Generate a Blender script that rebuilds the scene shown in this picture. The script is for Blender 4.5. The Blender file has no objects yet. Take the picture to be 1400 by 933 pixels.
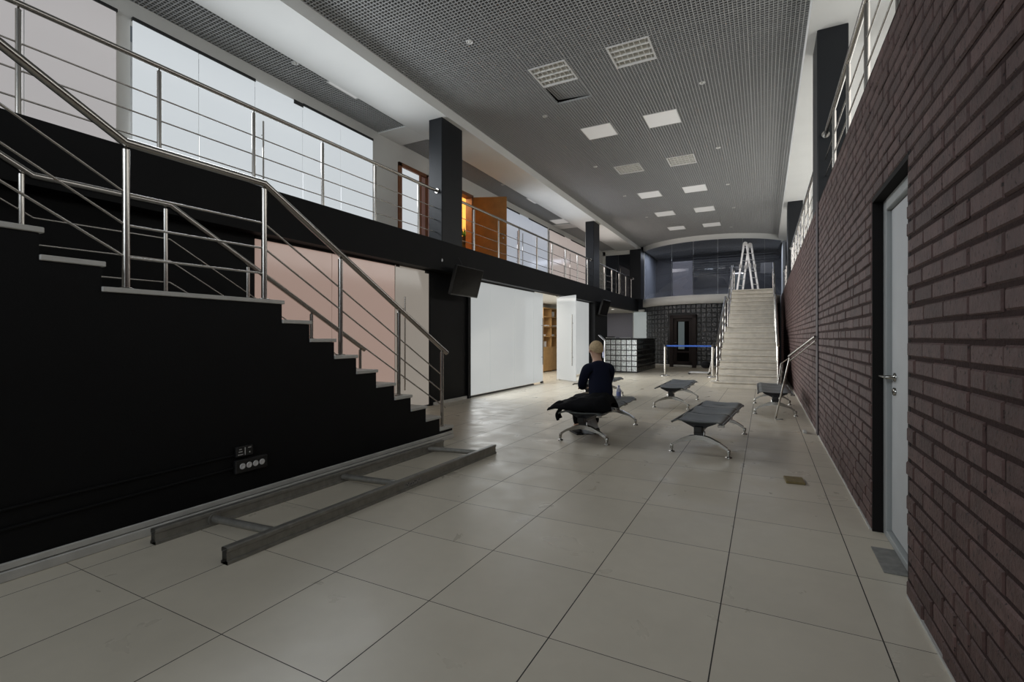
import bpy, math, random
from mathutils import Vector, Matrix
random.seed(7)
PI = math.pi
scene = bpy.context.scene
col = scene.collection

# ------------------------------------------------------------------ mesh builder
class MB:
    def __init__(s): s.v = []; s.f = []; s.sm = []; s.tone = None
    def add(s, vs, fs, smooth=False):
        b = len(s.v); s.v += [tuple(v) for v in vs]
        for f in fs: s.f.append(tuple(b + i for i in f)); s.sm.append(smooth)
        return s
    def box(s, x0, y0, z0, x1, y1, z1):
        return s.add([(x0,y0,z0),(x1,y0,z0),(x1,y1,z0),(x0,y1,z0),(x0,y0,z1),(x1,y0,z1),(x1,y1,z1),(x0,y1,z1)],
                     [(0,3,2,1),(4,5,6,7),(0,1,5,4),(1,2,6,5),(2,3,7,6),(3,0,4,7)])
    def bbox(s, x0, y0, z0, x1, y1, z1, b):
        """box with chamfered edges"""
        c = ((x0+x1)/2,(y0+y1)/2,(z0+z1)/2); h = ((x1-x0)/2,(y1-y0)/2,(z1-z0)/2)
        b = min(b, *(q*0.49 for q in h))
        vs = []; idx = {}
        for sx in (-1,1):
            for sy in (-1,1):
                for sz in (-1,1):
                    for a in range(3):
                        p = [c[0]+sx*(h[0]-b), c[1]+sy*(h[1]-b), c[2]+sz*(h[2]-b)]
                        p[a] += (sx,sy,sz)[a]*b
                        idx[(sx,sy,sz,a)] = len(vs); vs.append(p)
        fs = []
        S = [(-1,-1),(1,-1),(1,1),(-1,1)]
        for a in range(3):
            o = [i for i in range(3) if i != a]
            for sg in (-1,1):
                q = []
                for (u,w) in S:
                    k = [0,0,0]; k[a] = sg; k[o[0]] = u; k[o[1]] = w
                    q.append(idx[(k[0],k[1],k[2],a)])
                fs.append(tuple(q))
        for a in range(3):           # edges along axis a
            o = [i for i in range(3) if i != a]
            for (u,w) in S:
                q = []
                for sg, aa in ((-1,o[0]),(1,o[0]),(1,o[1]),(-1,o[1])):
                    k = [0,0,0]; k[a] = sg; k[o[0]] = u; k[o[1]] = w
                    q.append(idx[(k[0],k[1],k[2],aa)])
                fs.append(tuple(q))
        for sx in (-1,1):
            for sy in (-1,1):
                for sz in (-1,1):
                    fs.append(tuple(idx[(sx,sy,sz,a)] for a in range(3)))
        return s.add(vs, fs)
    def tube(s, pts, r, n=10, caps=True, smooth=True):
        pts = [Vector(p) for p in pts]; N = len(pts)
        rr = r if isinstance(r, (list, tuple)) else [r]*N
        t0 = (pts[1]-pts[0]).normalized()
        up = Vector((0,0,1)) if abs(t0.z) < .9 else Vector((0,1,0))
        u = t0.cross(up).normalized()
        rings = []; vs = []
        for i,p in enumerate(pts):
            a = (pts[i]-pts[i-1]).normalized() if i else t0
            b = (pts[i+1]-pts[i]).normalized() if i < N-1 else a
            t = (a+b)
            t = t.normalized() if t.length > 1e-6 else a
            u = (u - t*u.dot(t)).normalized(); w = t.cross(u)
            k = 1/max(.35, math.sqrt(max(0,(1+a.dot(b))/2)))
            bend = (b-a); bd = bend.normalized() if bend.length > 1e-5 else None
            ring = []
            for j in range(n):
                an = 2*PI*j/n; d = u*math.cos(an)+w*math.sin(an)
                o = d*rr[i]
                if bd is not None:
                    m = (bd - t*bd.dot(t))
                    if m.length > 1e-6:
                        m.normalize(); o = o + m*(o.dot(m))*(k-1)
                ring.append(len(vs)); vs.append(p+o)
            rings.append(ring)
        fs = []
        for i in range(N-1):
            for j in range(n):
                fs.append((rings[i][j], rings[i][(j+1)%n], rings[i+1][(j+1)%n], rings[i+1][j]))
        s.add(vs, fs, smooth)
        if caps:
            s.add([vs[k] for k in rings[0]], [tuple(range(n))[::-1]])
            s.add([vs[k] for k in rings[-1]], [tuple(range(n))])
        return s
    def lathe(s, c, prof, n=20, axis='z', smooth=True):
        vs = []; fs = []
        c = Vector(c)
        for (r,h) in prof:
            for j in range(n):
                a = 2*PI*j/n; x = r*math.cos(a); y = r*math.sin(a)
                p = {'z':(x,y,h),'x':(h,x,y),'y':(x,h,y)}[axis]
                vs.append(c+Vector(p))
        m = len(prof)
        for i in range(m-1):
            for j in range(n):
                fs.append((i*n+j, i*n+(j+1)%n, (i+1)*n+(j+1)%n, (i+1)*n+j))
        s.add(vs, fs, smooth)
        s.add(vs[:n], [tuple(range(n))[::-1]]); s.add(vs[-n:], [tuple(range(n))])
        return s
    def prism(s, poly, axis, a, b):
        """poly of 2-D points in the other two axes (in xyz order) extruded from a to b along axis"""
        def P(q, h):
            return {'x':(h,q[0],q[1]),'y':(q[0],h,q[1]),'z':(q[0],q[1],h)}[axis]
        n = len(poly)
        vs = [P(q,a) for q in poly]+[P(q,b) for q in poly]
        fs = [tuple(range(n))[::-1], tuple(range(n,2*n))]+[(i,(i+1)%n,n+(i+1)%n,n+i) for i in range(n)]
        return s.add(vs, fs)
    def sphere(s, c, r, nu=14, nv=9):
        r = r if isinstance(r,(list,tuple)) else (r,r,r)
        vs = []; fs = []
        for i in range(nv+1):
            th = PI*i/nv
            for j in range(nu):
                ph = 2*PI*j/nu
                vs.append((c[0]+r[0]*math.sin(th)*math.cos(ph), c[1]+r[1]*math.sin(th)*math.sin(ph), c[2]+r[2]*math.cos(th)))
        for i in range(nv):
            for j in range(nu):
                fs.append((i*nu+j,(i+1)*nu+j,(i+1)*nu+(j+1)%nu,i*nu+(j+1)%nu))
        return s.add(vs, fs, True)
    def grid(s, fn, nu, nv, smooth=True):
        vs = [fn(i/nu, j/nv) for i in range(nu+1) for j in range(nv+1)]
        fs = [(i*(nv+1)+j,(i+1)*(nv+1)+j,(i+1)*(nv+1)+j+1,i*(nv+1)+j+1) for i in range(nu) for j in range(nv)]
        return s.add(vs, fs, smooth)
    def xf(s, M):
        s.v = [tuple(M @ Vector(v)) for v in s.v]; return s
    def build(s, name, mat, parent=None):
        me = bpy.data.meshes.new(name); me.from_pydata(s.v, [], s.f)
        me.polygons.foreach_set('use_smooth', s.sm)
        me.materials.append(mat); me.update()
        import bmesh
        bm = bmesh.new(); bm.from_mesh(me); bmesh.ops.recalc_face_normals(bm, faces=bm.faces); bm.to_mesh(me); bm.free()
        if s.tone:
            at = me.attributes.new('tone', 'FLOAT', 'FACE'); at.data.foreach_set('value', s.tone)
        o = bpy.data.objects.new(name, me); col.objects.link(o)
        if parent is not None: o.parent = parent
        return o

def empty(name, loc=(0,0,0), rz=0):
    o = bpy.data.objects.new(name, None); col.objects.link(o)
    o.empty_display_size = .1; o.location = loc; o.rotation_euler = (0,0,rz); return o
def tag(o, label, cat, group=None, kind=None):
    o['label'] = label; o['category'] = cat
    if group: o['group'] = group
    if kind: o['kind'] = kind
    return o
def struct(o, label, cat): return tag(o, label, cat, kind='structure')
def copy_tree(o, parent=None):
    c = o.copy(); col.objects.link(c)
    if parent is not None: c.parent = parent
    for ch in [q for q in list(col.objects) if q.parent == o]: copy_tree(ch, c)
    return c

# ------------------------------------------------------------------ materials
def newmat(name):
    m = bpy.data.materials.new(name); m.use_nodes = True
    return m, m.node_tree.nodes, m.node_tree.links, m.node_tree.nodes['Principled BSDF']
def mat(name, c, rough=.5, metal=0., spec=.5, var=0., scale=8., bump=0., bscale=40., emit=None, es=0.):
    m, N, L, B = newmat(name)
    B.inputs['Base Color'].default_value = (*c,1); B.inputs['Roughness'].default_value = rough
    B.inputs['Metallic'].default_value = metal; B.inputs['Specular IOR Level'].default_value = spec
    if var or bump:
        ge = N.new('ShaderNodeNewGeometry')
    if var:
        t = N.new('ShaderNodeTexNoise'); t.inputs['Scale'].default_value = scale; t.inputs['Detail'].default_value = 4
        L.new(ge.outputs['Position'], t.inputs['Vector'])
        r = N.new('ShaderNodeMapRange'); r.inputs[3].default_value = 1-var; r.inputs[4].default_value = 1+var
        r.inputs[1].default_value = .25; r.inputs[2].default_value = .75
        L.new(t.outputs['Fac'], r.inputs[0])
        mx = N.new('ShaderNodeMix'); mx.data_type = 'RGBA'; mx.blend_type = 'MULTIPLY'; mx.inputs[0].default_value = 1
        mx.inputs[6].default_value = (*c,1); L.new(r.outputs[0], mx.inputs[7]); L.new(mx.outputs[2], B.inputs['Base Color'])
    if bump:
        t = N.new('ShaderNodeTexNoise'); t.inputs['Scale'].default_value = bscale; t.inputs['Detail'].default_value = 3
        L.new(ge.outputs['Position'], t.inputs['Vector'])
        b = N.new('ShaderNodeBump'); b.inputs['Strength'].default_value = bump; b.inputs['Distance'].default_value = .01
        L.new(t.outputs['Fac'], b.inputs['Height']); L.new(b.outputs['Normal'], B.inputs['Normal'])
    if emit:
        B.inputs['Emission Color'].default_value = (*emit,1); B.inputs['Emission Strength'].default_value = es
    return m

M = {}
M['white'] = mat('white_paint', (.80,.80,.775), .75, var=.03, scale=1.5)
M['white_gallery'] = mat('gallery_wall_paint', (.70,.69,.65), .8, var=.03, scale=1.2)
M['grey_panel'] = mat('grey_panel', (.22,.22,.26), .6)
M['black'] = mat('black_wall_paint', (.0055,.0056,.006), .6, spec=.16, var=.12, scale=2.5, bump=.08, bscale=90)
M['black_pillar'] = mat('black_pillar_paint', (.0105,.012,.0145), .45, spec=.3)
M['blackplastic'] = mat('black_plastic', (.012,.012,.012), .35)
M['screen'] = mat('black_screen_glass', (.006,.0056,.0055), .16, spec=.06)
M['steel'] = mat('brushed_stainless_steel', (.44,.42,.39), .22, 1., bump=.03, bscale=200)
M['chrome'] = mat('chrome_casting', (.42,.41,.38), .2, 1.)
M['alu'] = mat('aluminium', (.72,.72,.72), .4, .55)
M['gridbar'] = mat('ceiling_grid_bar', (.47,.47,.465), .5)
M['plenum'] = mat('dark_plenum', (.008,.008,.009), .95, spec=.05)
M['tread'] = mat('pale_stone_tread', (.50,.49,.46), .45, var=.06, scale=12)
M['stairwhite'] = mat('worn_cream_stair_stone', (.78,.73,.64), .5, var=.12, scale=7)
M['skirting'] = mat('white_skirting', (.50,.49,.46), .5, var=.12, scale=9)
M['rack'] = mat('grey_steel_rack', (.25,.24,.215), .42, .5, var=.2, scale=20)
M['seat'] = mat('dark_perforated_seat_steel', (.100,.110,.105), .36, .4, var=.12, scale=15)
M['wood'] = mat('orange_wood_veneer', (.36,.165,.03), .45, var=.18, scale=6)
M['woodframe'] = mat('red_brown_wood', (.22,.085,.035), .5, var=.2, scale=6)
M['pinkwood'] = mat('pale_pink_door', (.60,.40,.36), .5)
M['shelfwood'] = mat('light_oak_shelf', (.48,.28,.11), .5, var=.12, scale=8)
M['doorwhite'] = mat('grey_white_door_paint', (.47,.485,.49), .5, var=.04, scale=6)
M['framegrey'] = mat('grey_door_frame_paint', (.33,.345,.34), .5, var=.05, scale=5)
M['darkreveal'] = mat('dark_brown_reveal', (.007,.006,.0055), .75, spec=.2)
M['mortar'] = mat('dark_painted_mortar', (.036,.021,.019), .85, spec=.15, var=.2, scale=30, bump=.6, bscale=70)
M['brass'] = mat('yellowish_wood_block', (.20,.15,.06), .55, var=.2, scale=30)
M['concrete'] = mat('grey_cement_patch', (.20,.195,.18), .8, var=.2, scale=25)
M['navy'] = mat('navy_jumper_wool', (.010,.012,.025), .95, spec=.1, bump=.3, bscale=150)
M['coat'] = mat('black_coat_cloth', (.006,.006,.007), .9, spec=.15, bump=.5, bscale=35)
M['skin'] = mat('skin', (.52,.32,.22), .55)
M['hair'] = mat('short_blond_hair', (.46,.34,.19), .7, var=.25, scale=60, bump=.6, bscale=160)
M['paper'] = mat('white_paper', (.75,.75,.76), .7)
M['bag'] = mat('white_plastic_bag', (.6,.6,.6), .4, bump=.9, bscale=25)
M['blue'] = mat('blue_belt_webbing', (.03,.10,.42), .7)
M['bluelabel'] = mat('blue_label', (.25,.30,.60), .5)
M['green'] = mat('green_leaf', (.05,.16,.03), .5)
M['socketwhite'] = mat('white_socket_plastic', (.62,.61,.60), .4)
M['opal'] = mat('opal_lamp_panel', (.80,.79,.77), .45)
M['opal_glow'] = mat('opal_diffuser_added_glow', (.80,.79,.77), .45, emit=(1,.98,.95), es=.14)  # faint glow added because too little light reaches the panels
M['reflector'] = mat('lamp_reflector', (.78,.77,.72), .55)
M['darkframe'] = mat('dark_track_metal', (.05,.05,.05), .4, .6)
M['rubber'] = mat('dark_rubber', (.02,.02,.02), .7)
M['galleryfloor'] = mat('gallery_floor_tile', (.25,.24,.22), .5)
M['darkwood'] = mat('dark_brown_door_wood', (.020,.013,.012), .4, var=.2, scale=8)
M['orangewall'] = mat('orange_lit_wall_paint', (.80,.52,.22), .8)
M['blackglassblock'] = mat('black_glossy_tile', (.01,.01,.01), .12)

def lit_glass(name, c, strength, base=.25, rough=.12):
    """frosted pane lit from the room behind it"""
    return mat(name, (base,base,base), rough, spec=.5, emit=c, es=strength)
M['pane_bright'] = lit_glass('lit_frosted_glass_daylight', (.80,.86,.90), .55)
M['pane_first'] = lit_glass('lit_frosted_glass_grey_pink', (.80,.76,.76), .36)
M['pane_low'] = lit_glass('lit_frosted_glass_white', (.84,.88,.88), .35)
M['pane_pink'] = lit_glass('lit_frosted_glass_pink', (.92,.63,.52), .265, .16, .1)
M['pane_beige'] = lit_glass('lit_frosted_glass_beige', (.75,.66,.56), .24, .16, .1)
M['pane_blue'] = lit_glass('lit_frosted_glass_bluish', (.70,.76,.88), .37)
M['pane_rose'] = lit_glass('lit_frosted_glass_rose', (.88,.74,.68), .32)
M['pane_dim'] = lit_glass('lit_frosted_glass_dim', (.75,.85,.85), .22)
M['lamp_on'] = mat('lit_lamp', (.8,.8,.8), .4, emit=(1,.97,.9), es=1.6)
M['tealglass'] = lit_glass('dim_teal_glass', (.45,.60,.62), .10, .1, .1)

def dark_glass():
    m, N, L, B = newmat('dark_tinted_glass')
    out = N['Material Output']; N.remove(B)
    g = N.new('ShaderNodeBsdfGlossy'); g.inputs['Roughness'].default_value = .03; g.inputs['Color'].default_value = (.75,.78,.85,1)
    t = N.new('ShaderNodeBsdfTransparent'); t.inputs['Color'].default_value = (.60,.61,.65,1)
    fr = N.new('ShaderNodeFresnel'); fr.inputs['IOR'].default_value = 1.55
    ge = N.new('ShaderNodeNewGeometry'); k = N.new('ShaderNodeMath'); k.operation = 'SUBTRACT'; k.inputs[0].default_value = 1; L.new(ge.outputs['Backfacing'], k.inputs[1])
    k2 = N.new('ShaderNodeMath'); k2.operation = 'MULTIPLY'; L.new(k.outputs[0], k2.inputs[0]); L.new(fr.outputs[0], k2.inputs[1])      # only the outer face mirrors
    mx = N.new('ShaderNodeMixShader'); L.new(k2.outputs[0], mx.inputs[0]); L.new(t.outputs[0], mx.inputs[1]); L.new(g.outputs[0], mx.inputs[2])
    L.new(mx.outputs[0], out.inputs[0]); return m
M['darkglass'] = dark_glass()
def clear_plastic():
    m, N, L, B = newmat('clear_plastic')
    out = N['Material Output']
    t = N.new('ShaderNodeBsdfTransparent'); t.inputs['Color'].default_value = (.85,.87,.92,1)
    mx = N.new('ShaderNodeMixShader'); mx.inputs[0].default_value = .45
    B.inputs['Base Color'].default_value = (.6,.62,.75,1); B.inputs['Roughness'].default_value = .1
    L.new(t.outputs[0], mx.inputs[1]); L.new(B.outputs[0], mx.inputs[2]); L.new(mx.outputs[0], out.inputs[0]); return m
M['plastic'] = clear_plastic()
def glass_block(name, c, rough, emit=0):
    m, N, L, B = newmat(name)
    B.inputs['Roughness'].default_value = rough; B.inputs['Specular IOR Level'].default_value = .8
    ge = N.new('ShaderNodeNewGeometry')
    v = N.new('ShaderNodeTexVoronoi'); v.inputs['Scale'].default_value = 22; L.new(ge.outputs['Position'], v.inputs['Vector'])
    r = N.new('ShaderNodeMapRange'); r.inputs[1].default_value = 0; r.inputs[2].default_value = .7; r.inputs[3].default_value = .55; r.inputs[4].default_value = 1.3
    L.new(v.outputs['Distance'], r.inputs[0])
    mx = N.new('ShaderNodeMix'); mx.data_type = 'RGBA'; mx.blend_type = 'MULTIPLY'; mx.inputs[0].default_value = 1
    mx.inputs[6].default_value = (*c,1); L.new(r.outputs[0], mx.inputs[7]); L.new(mx.outputs[2], B.inputs['Base Color'])
    b = N.new('ShaderNodeBump'); b.inputs['Strength'].default_value = .8; b.inputs['Distance'].default_value = .02
    L.new(v.outputs['Distance'], b.inputs['Height']); L.new(b.outputs['Normal'], B.inputs['Normal'])
    return m
M['block_light'] = glass_block('pale_glass_block', (.80,.84,.86), .15)
M['block_dark'] = glass_block('dark_glass_block', (.075,.08,.088), .06)

def floor_mat():
    m, N, L, B = newmat('beige_porcelain_tile')
    ge = N.new('ShaderNodeNewGeometry'); sp = N.new('ShaderNodeSeparateXYZ'); L.new(ge.outputs['Position'], sp.inputs[0])
    def math_(op, a, b=None, c=None):
        n = N.new('ShaderNodeMath'); n.operation = op
        for i,q in enumerate((a,b,c)):
            if q is None: continue
            if isinstance(q,(int,float)): n.inputs[i].default_value = q
            else: L.new(q, n.inputs[i])
        return n.outputs[0]
    u = math_('DIVIDE', math_('SUBTRACT', sp.outputs[0], .424-.601*40), .601)
    w = math_('DIVIDE', math_('SUBTRACT', sp.outputs[1], 1.816-.599*40), .599)
    fu = math_('FRACT', u); fw = math_('FRACT', w)
    du = math_('ABSOLUTE', math_('SUBTRACT', fu, .5)); dw = math_('ABSOLUTE', math_('SUBTRACT', fw, .5))
    ju = math_('GREATER_THAN', du, .5-.0042); jw = math_('GREATER_THAN', dw, .5-.0030)
    joint = math_('MAXIMUM', ju, jw)
    cell = N.new('ShaderNodeCombineXYZ'); L.new(math_('FLOOR', u), cell.inputs[0]); L.new(math_('FLOOR', w), cell.inputs[1])
    wn = N.new('ShaderNodeTexWhiteNoise'); wn.noise_dimensions = '2D'; L.new(cell.outputs[0], wn.inputs['Vector'])
    n1 = N.new('ShaderNodeTexNoise'); n1.inputs['Scale'].default_value = 2.2; n1.inputs['Detail'].default_value = 5; L.new(ge.outputs['Position'], n1.inputs['Vector'])
    n2 = N.new('ShaderNodeTexNoise'); n2.inputs['Scale'].default_value = 11; n2.inputs['Detail'].default_value = 6; n2.inputs['Distortion'].default_value = .4; L.new(ge.outputs['Position'], n2.inputs['Vector'])
    val = math_('ADD', math_('MULTIPLY_ADD', wn.outputs['Value'], .07, .86), math_('MULTIPLY', n1.outputs['Fac'], .16))
    val = math_('ADD', val, math_('MULTIPLY_ADD', n2.outputs['Fac'], .08, -.04))
    # scuffs
    sc = N.new('ShaderNodeTexNoise'); sc.inputs['Scale'].default_value = 26; sc.inputs['Detail'].default_value = 2; L.new(ge.outputs['Position'], sc.inputs['Vector'])
    spot = math_('GREATER_THAN', sc.outputs['Fac'], .80)
    val = math_('SUBTRACT', val, math_('MULTIPLY', spot, .004))
    mx = N.new('ShaderNodeMix'); mx.data_type = 'RGBA'; mx.blend_type = 'MULTIPLY'; mx.inputs[0].default_value = 1
    mx.inputs[6].default_value = (.615,.556,.452,1); L.new(val, mx.inputs[7])
    m2 = N.new('ShaderNodeMix'); m2.data_type = 'RGBA'; L.new(joint, m2.inputs[0]); L.new(mx.outputs[2], m2.inputs[6]); m2.inputs[7].default_value = (.03,.025,.02,1)
    L.new(m2.outputs[2], B.inputs['Base Color'])
    sm = N.new('ShaderNodeTexNoise'); sm.inputs['Scale'].default_value = 3.4; sm.inputs['Detail'].default_value = 6; sm.inputs['Distortion'].default_value = .7; L.new(ge.outputs['Position'], sm.inputs['Vector'])
    rr = N.new('ShaderNodeMapRange'); rr.inputs[1].default_value = .3; rr.inputs[2].default_value = .7; rr.inputs[3].default_value = .26; rr.inputs[4].default_value = .44
    L.new(sm.outputs['Fac'], rr.inputs[0])
    L.new(math_('MAXIMUM', rr.outputs[0], math_('MULTIPLY', joint, .8)), B.inputs['Roughness'])
    b = N.new('ShaderNodeBump'); b.inputs['Strength'].default_value = .35; b.inputs['Distance'].default_value = .004
    sb = N.new('ShaderNodeTexNoise'); sb.inputs['Scale'].default_value = 5; sb.inputs['Detail'].default_value = 3; L.new(ge.outputs['Position'], sb.inputs['Vector'])
    h = math_('SUBTRACT', math_('MULTIPLY', sb.outputs['Fac'], .35), joint)
    L.new(h, b.inputs['Height']); L.new(b.outputs['Normal'], B.inputs['Normal'])
    B.inputs['Specular IOR Level'].default_value = .5
    return m
M['floor'] = floor_mat()

def brick_mat():
    m, N, L, B = newmat('dark_brown_painted_brick')
    ge = N.new('ShaderNodeNewGeometry'); at = N.new('ShaderNodeAttribute'); at.attribute_name = 'tone'
    cr = N.new('ShaderNodeValToRGB'); e = cr.color_ramp.elements
    e[0].position = 0; e[0].color = (.056,.028,.024,1); e[1].position = 1; e[1].color = (.102,.058,.052,1)
    L.new(at.outputs['Fac'], cr.inputs[0])
    n = N.new('ShaderNodeTexNoise'); n.inputs['Scale'].default_value = 14; n.inputs['Detail'].default_value = 6; L.new(ge.outputs['Position'], n.inputs['Vector'])
    r = N.new('ShaderNodeMapRange'); r.inputs[1].default_value = .3; r.inputs[2].default_value = .7; r.inputs[3].default_value = .72; r.inputs[4].default_value = 1.25; L.new(n.outputs['Fac'], r.inputs[0])
    mx = N.new('ShaderNodeMix'); mx.data_type = 'RGBA'; mx.blend_type = 'MULTIPLY'; mx.inputs[0].default_value = 1; L.new(cr.outputs[0], mx.inputs[6]); L.new(r.outputs[0], mx.inputs[7])
    # dark pits
    mp = N.new('ShaderNodeMapping'); mp.inputs['Scale'].default_value = (1,1,.6); L.new(ge.outputs['Position'], mp.inputs['Vector'])
    p = N.new('ShaderNodeTexNoise'); p.inputs['Scale'].default_value = 75; p.inputs['Detail'].default_value = 2; L.new(mp.outputs[0], p.inputs['Vector'])
    pr = N.new('ShaderNodeMapRange'); pr.inputs[1].default_value = .64; pr.inputs[2].default_value = .69; L.new(p.outputs['Fac'], pr.inputs[0])
    m2 = N.new('ShaderNodeMix'); m2.data_type = 'RGBA'; L.new(pr.outputs[0], m2.inputs[0]); L.new(mx.outputs[2], m2.inputs[6]); m2.inputs[7].default_value = (.022,.014,.013,1)
    # pale chips where paint is gone
    q = N.new('ShaderNodeTexNoise'); q.inputs['Scale'].default_value = 33; q.inputs['Detail'].default_value = 3; L.new(ge.outputs['Position'], q.inputs['Vector'])
    qr = N.new('ShaderNodeMapRange'); qr.inputs[1].default_value = .80; qr.inputs[2].default_value = .82; L.new(q.outputs['Fac'], qr.inputs[0])
    m3 = N.new('ShaderNodeMix'); m3.data_type = 'RGBA'; L.new(qr.outputs[0], m3.inputs[0]); L.new(m2.outputs[2], m3.inputs[6]); m3.inputs[7].default_value = (.34,.29,.27,1)
    L.new(m3.outputs[2], B.inputs['Base Color'])
    B.inputs['Roughness'].default_value = .62; B.inputs['Specular IOR Level'].default_value = .4
    f = N.new('ShaderNodeTexNoise'); f.inputs['Scale'].default_value = 45; f.inputs['Detail'].default_value = 6; L.new(ge.outputs['Position'], f.inputs['Vector'])
    s1 = N.new('ShaderNodeMath'); s1.operation = 'SUBTRACT'; L.new(f.outputs['Fac'], s1.inputs[0]); L.new(pr.outputs[0], s1.inputs[1])
    b = N.new('ShaderNodeBump'); b.inputs['Strength'].default_value = .6; b.inputs['Distance'].default_value = .008; L.new(s1.outputs[0], b.inputs['Height']); L.new(b.outputs['Normal'], B.inputs['Normal'])
    return m
M['brick'] = brick_mat()

# ================================================================== ROOM SHELL
YN, YF = -4.0, 25.0
ZG = 2.95            # gallery floor
ZS = 5.157           # soffit
ZC = 5.33            # main open grid ceiling
XF = -5.1            # fascia face
XL = -5.3            # wall under the gallery
XG = -6.6            # gallery wall
ARC = (-2.1, 24.07, 3.27)
def arc_y(x, dr=0):
    R = ARC[2]+dr; d = R*R-(x-ARC[0])**2
    return ARC[1]-math.sqrt(d) if d > 0 else ARC[1]
def arc_pt(t, dr=0):       # t in -1..1
    a = t*math.radians(57.3); R = ARC[2]+dr
    return (ARC[0]+R*math.sin(a), ARC[1]-R*math.cos(a))

struct(MB().box(-9.2,YN-.2,-.12, 2.4,YF+.2,0).build('floor', M['floor']), 'beige square tiled floor', 'floor')

# ---- brick wall on the right, real bricks around the door opening
DY0, DY1, DZ = 2.895, 3.765, 2.075
wb = MB(); tone = []
XB = .598
for k in range(36):
    z0 = k*.0805+.006; z1 = z0+.0665
    y = -3.9-.131*(k%2)
    zt = 2.915
    if z1 > zt: z1 = zt
    while y < 22.4:
        ln = .25
        parts = [(y, y+ln)]
        if random.random() < .10: parts = [(y, y+.118),(y+.13, y+ln)]
        for (a,b) in parts:
            if z0 < DZ and b > DY0 and a < DY1:
                segs = []
                if a < DY0: segs.append((a, DY0+random.uniform(-.016,.012)))
                if b > DY1: segs.append((DY1+random.uniform(-.004,.012), b))
                segs = [q for q in segs if q[1]-q[0] > .03]
            else: segs = [(a,b)]
            for (p,q) in segs:
                x = XB+random.uniform(-.0025,.004); c = .005+random.uniform(0,.003)
                j = lambda s=.0025: random.uniform(-s,s)
                yy0,yy1,zz0,zz1 = p+j(),q+j(),z0+j(.0015),z1+j(.0015)
                fr = [(x,yy0+c,zz0+c),(x,yy1-c,zz0+c),(x,yy1-c,zz1-c),(x,yy0+c,zz1-c)]
                md = [(x+c,yy0,zz0),(x+c,yy1,zz0),(x+c,yy1,zz1),(x+c,yy0,zz1)]
                bk = [(XB+.05,v[1],v[2]) for v in md]
                wb.add(fr+md+bk, [(0,1,2,3)]+[(i,(i+1)%4,4+(i+1)%4,4+i) for i in range(4)]+[(4+i,4+(i+1)%4,8+(i+1)%4,8+i) for i in range(4)]+[(8,9,10,11)])
                t = random.betavariate(2,2); tone += [t]*10
        y += .262
wb.tone = tone
wr = wb.build('wall_right', M['brick']); struct(wr, 'dark brown painted brick wall with a recessed door', 'wall')
core = MB()
XM = XB+.0075
core.box(XM,YN,0, .66,DY0+.02,2.915); core.box(XM,DY1-.005,0, .66,22.4,2.915); core.box(XM,DY0,DZ, .66,DY1,2.915)
core.build('mortar', M['mortar'], wr)
# dark reveal lining of the opening
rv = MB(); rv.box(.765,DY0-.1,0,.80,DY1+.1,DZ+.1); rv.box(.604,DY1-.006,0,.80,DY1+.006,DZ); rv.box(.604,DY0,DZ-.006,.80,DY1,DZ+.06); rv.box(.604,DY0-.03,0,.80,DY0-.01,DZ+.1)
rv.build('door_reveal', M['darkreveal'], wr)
mb = MB().box(XB-.006,DY1+.02,0, XB+.03,22.3,.012); mb.box(XB-.006,YN,0,XB+.03,DY0-.02,.012)
struct(mb.build('baseboard_right', M['skirting']), 'thin pale strip along the foot of the brick wall', 'baseboard')
# vertical smooth strip where the pillar passes the brick
struct(MB().box(XB-.012,7.10,0, XB+.04,7.32,2.915).build('trim_1', mat('dark_violet_brown_strip', (.045,.032,.034), .6, var=.15, scale=10)), 'smooth dark vertical strip set in the brick wall below the pillar', 'trim')

# door in the brick wall
d1 = empty('door_1', (.70,(DY0+DY1)/2,0)); struct(d1, 'grey-white door recessed in the brick wall', 'door')
def loc(mb, o): return mb.xf(Matrix.Translation(-Vector(o.location)))
fr = MB(); fr.bbox(.66,3.69,.0, .76,3.764,2.07,.004); fr.bbox(.66,2.90,.0,.76,2.975,2.07,.004); fr.bbox(.66,2.975,2.0,.76,3.69,2.07,.004); fr.bbox(.66,2.975,0,.76,3.69,.04,.004)
loc(fr,d1).build('door_frame', M['framegrey'], d1)
loc(MB().bbox(.688,2.98,.045,.735,3.686,1.996,.003), d1).build('door_leaf', M['doorwhite'], d1)
hd = MB(); hd.lathe((.688,3.59,.985),[(.026,0),(.026,-.008),(.012,-.010),(.010,-.055)],16,'x'); hd.tube([(.640,3.59,.985),(.637,3.615,.985),(.634,3.70,.985)],.0095,10)
hd.lathe((.688,3.59,.90),[(.024,0),(.024,-.010),(.017,-.014)],16,'x')
loc(hd,d1).build('handle', M['chrome'], d1)
loc(MB().bbox(.55,3.12,0,.66,3.47,.006,.002), d1).build('threshold', M['concrete'], d1)

# ---- left walls
w = MB(); w.box(XL-.2,YN,0, XL,3.65,2.45); w.box(XL-.2,7.01,0,XL,8.20,2.45); w.box(XL-.2,8.20,0,XL+.05,8.29,2.45); w.box(XL-.2,15.9,0,XF,17.35,2.45); w.box(XL-.2,16.08,0,XL+.02,15.9,2.45)
struct(w.build('wall_left', M['black']), 'matt black wall under the gallery beside the glass partitions', 'wall')
struct(MB().box(XL,7.10,0, XL+.02,8.20,.055).build('baseboard_left', M['skirting']), 'pale skirting under the hanging black screen', 'baseboard')
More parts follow.
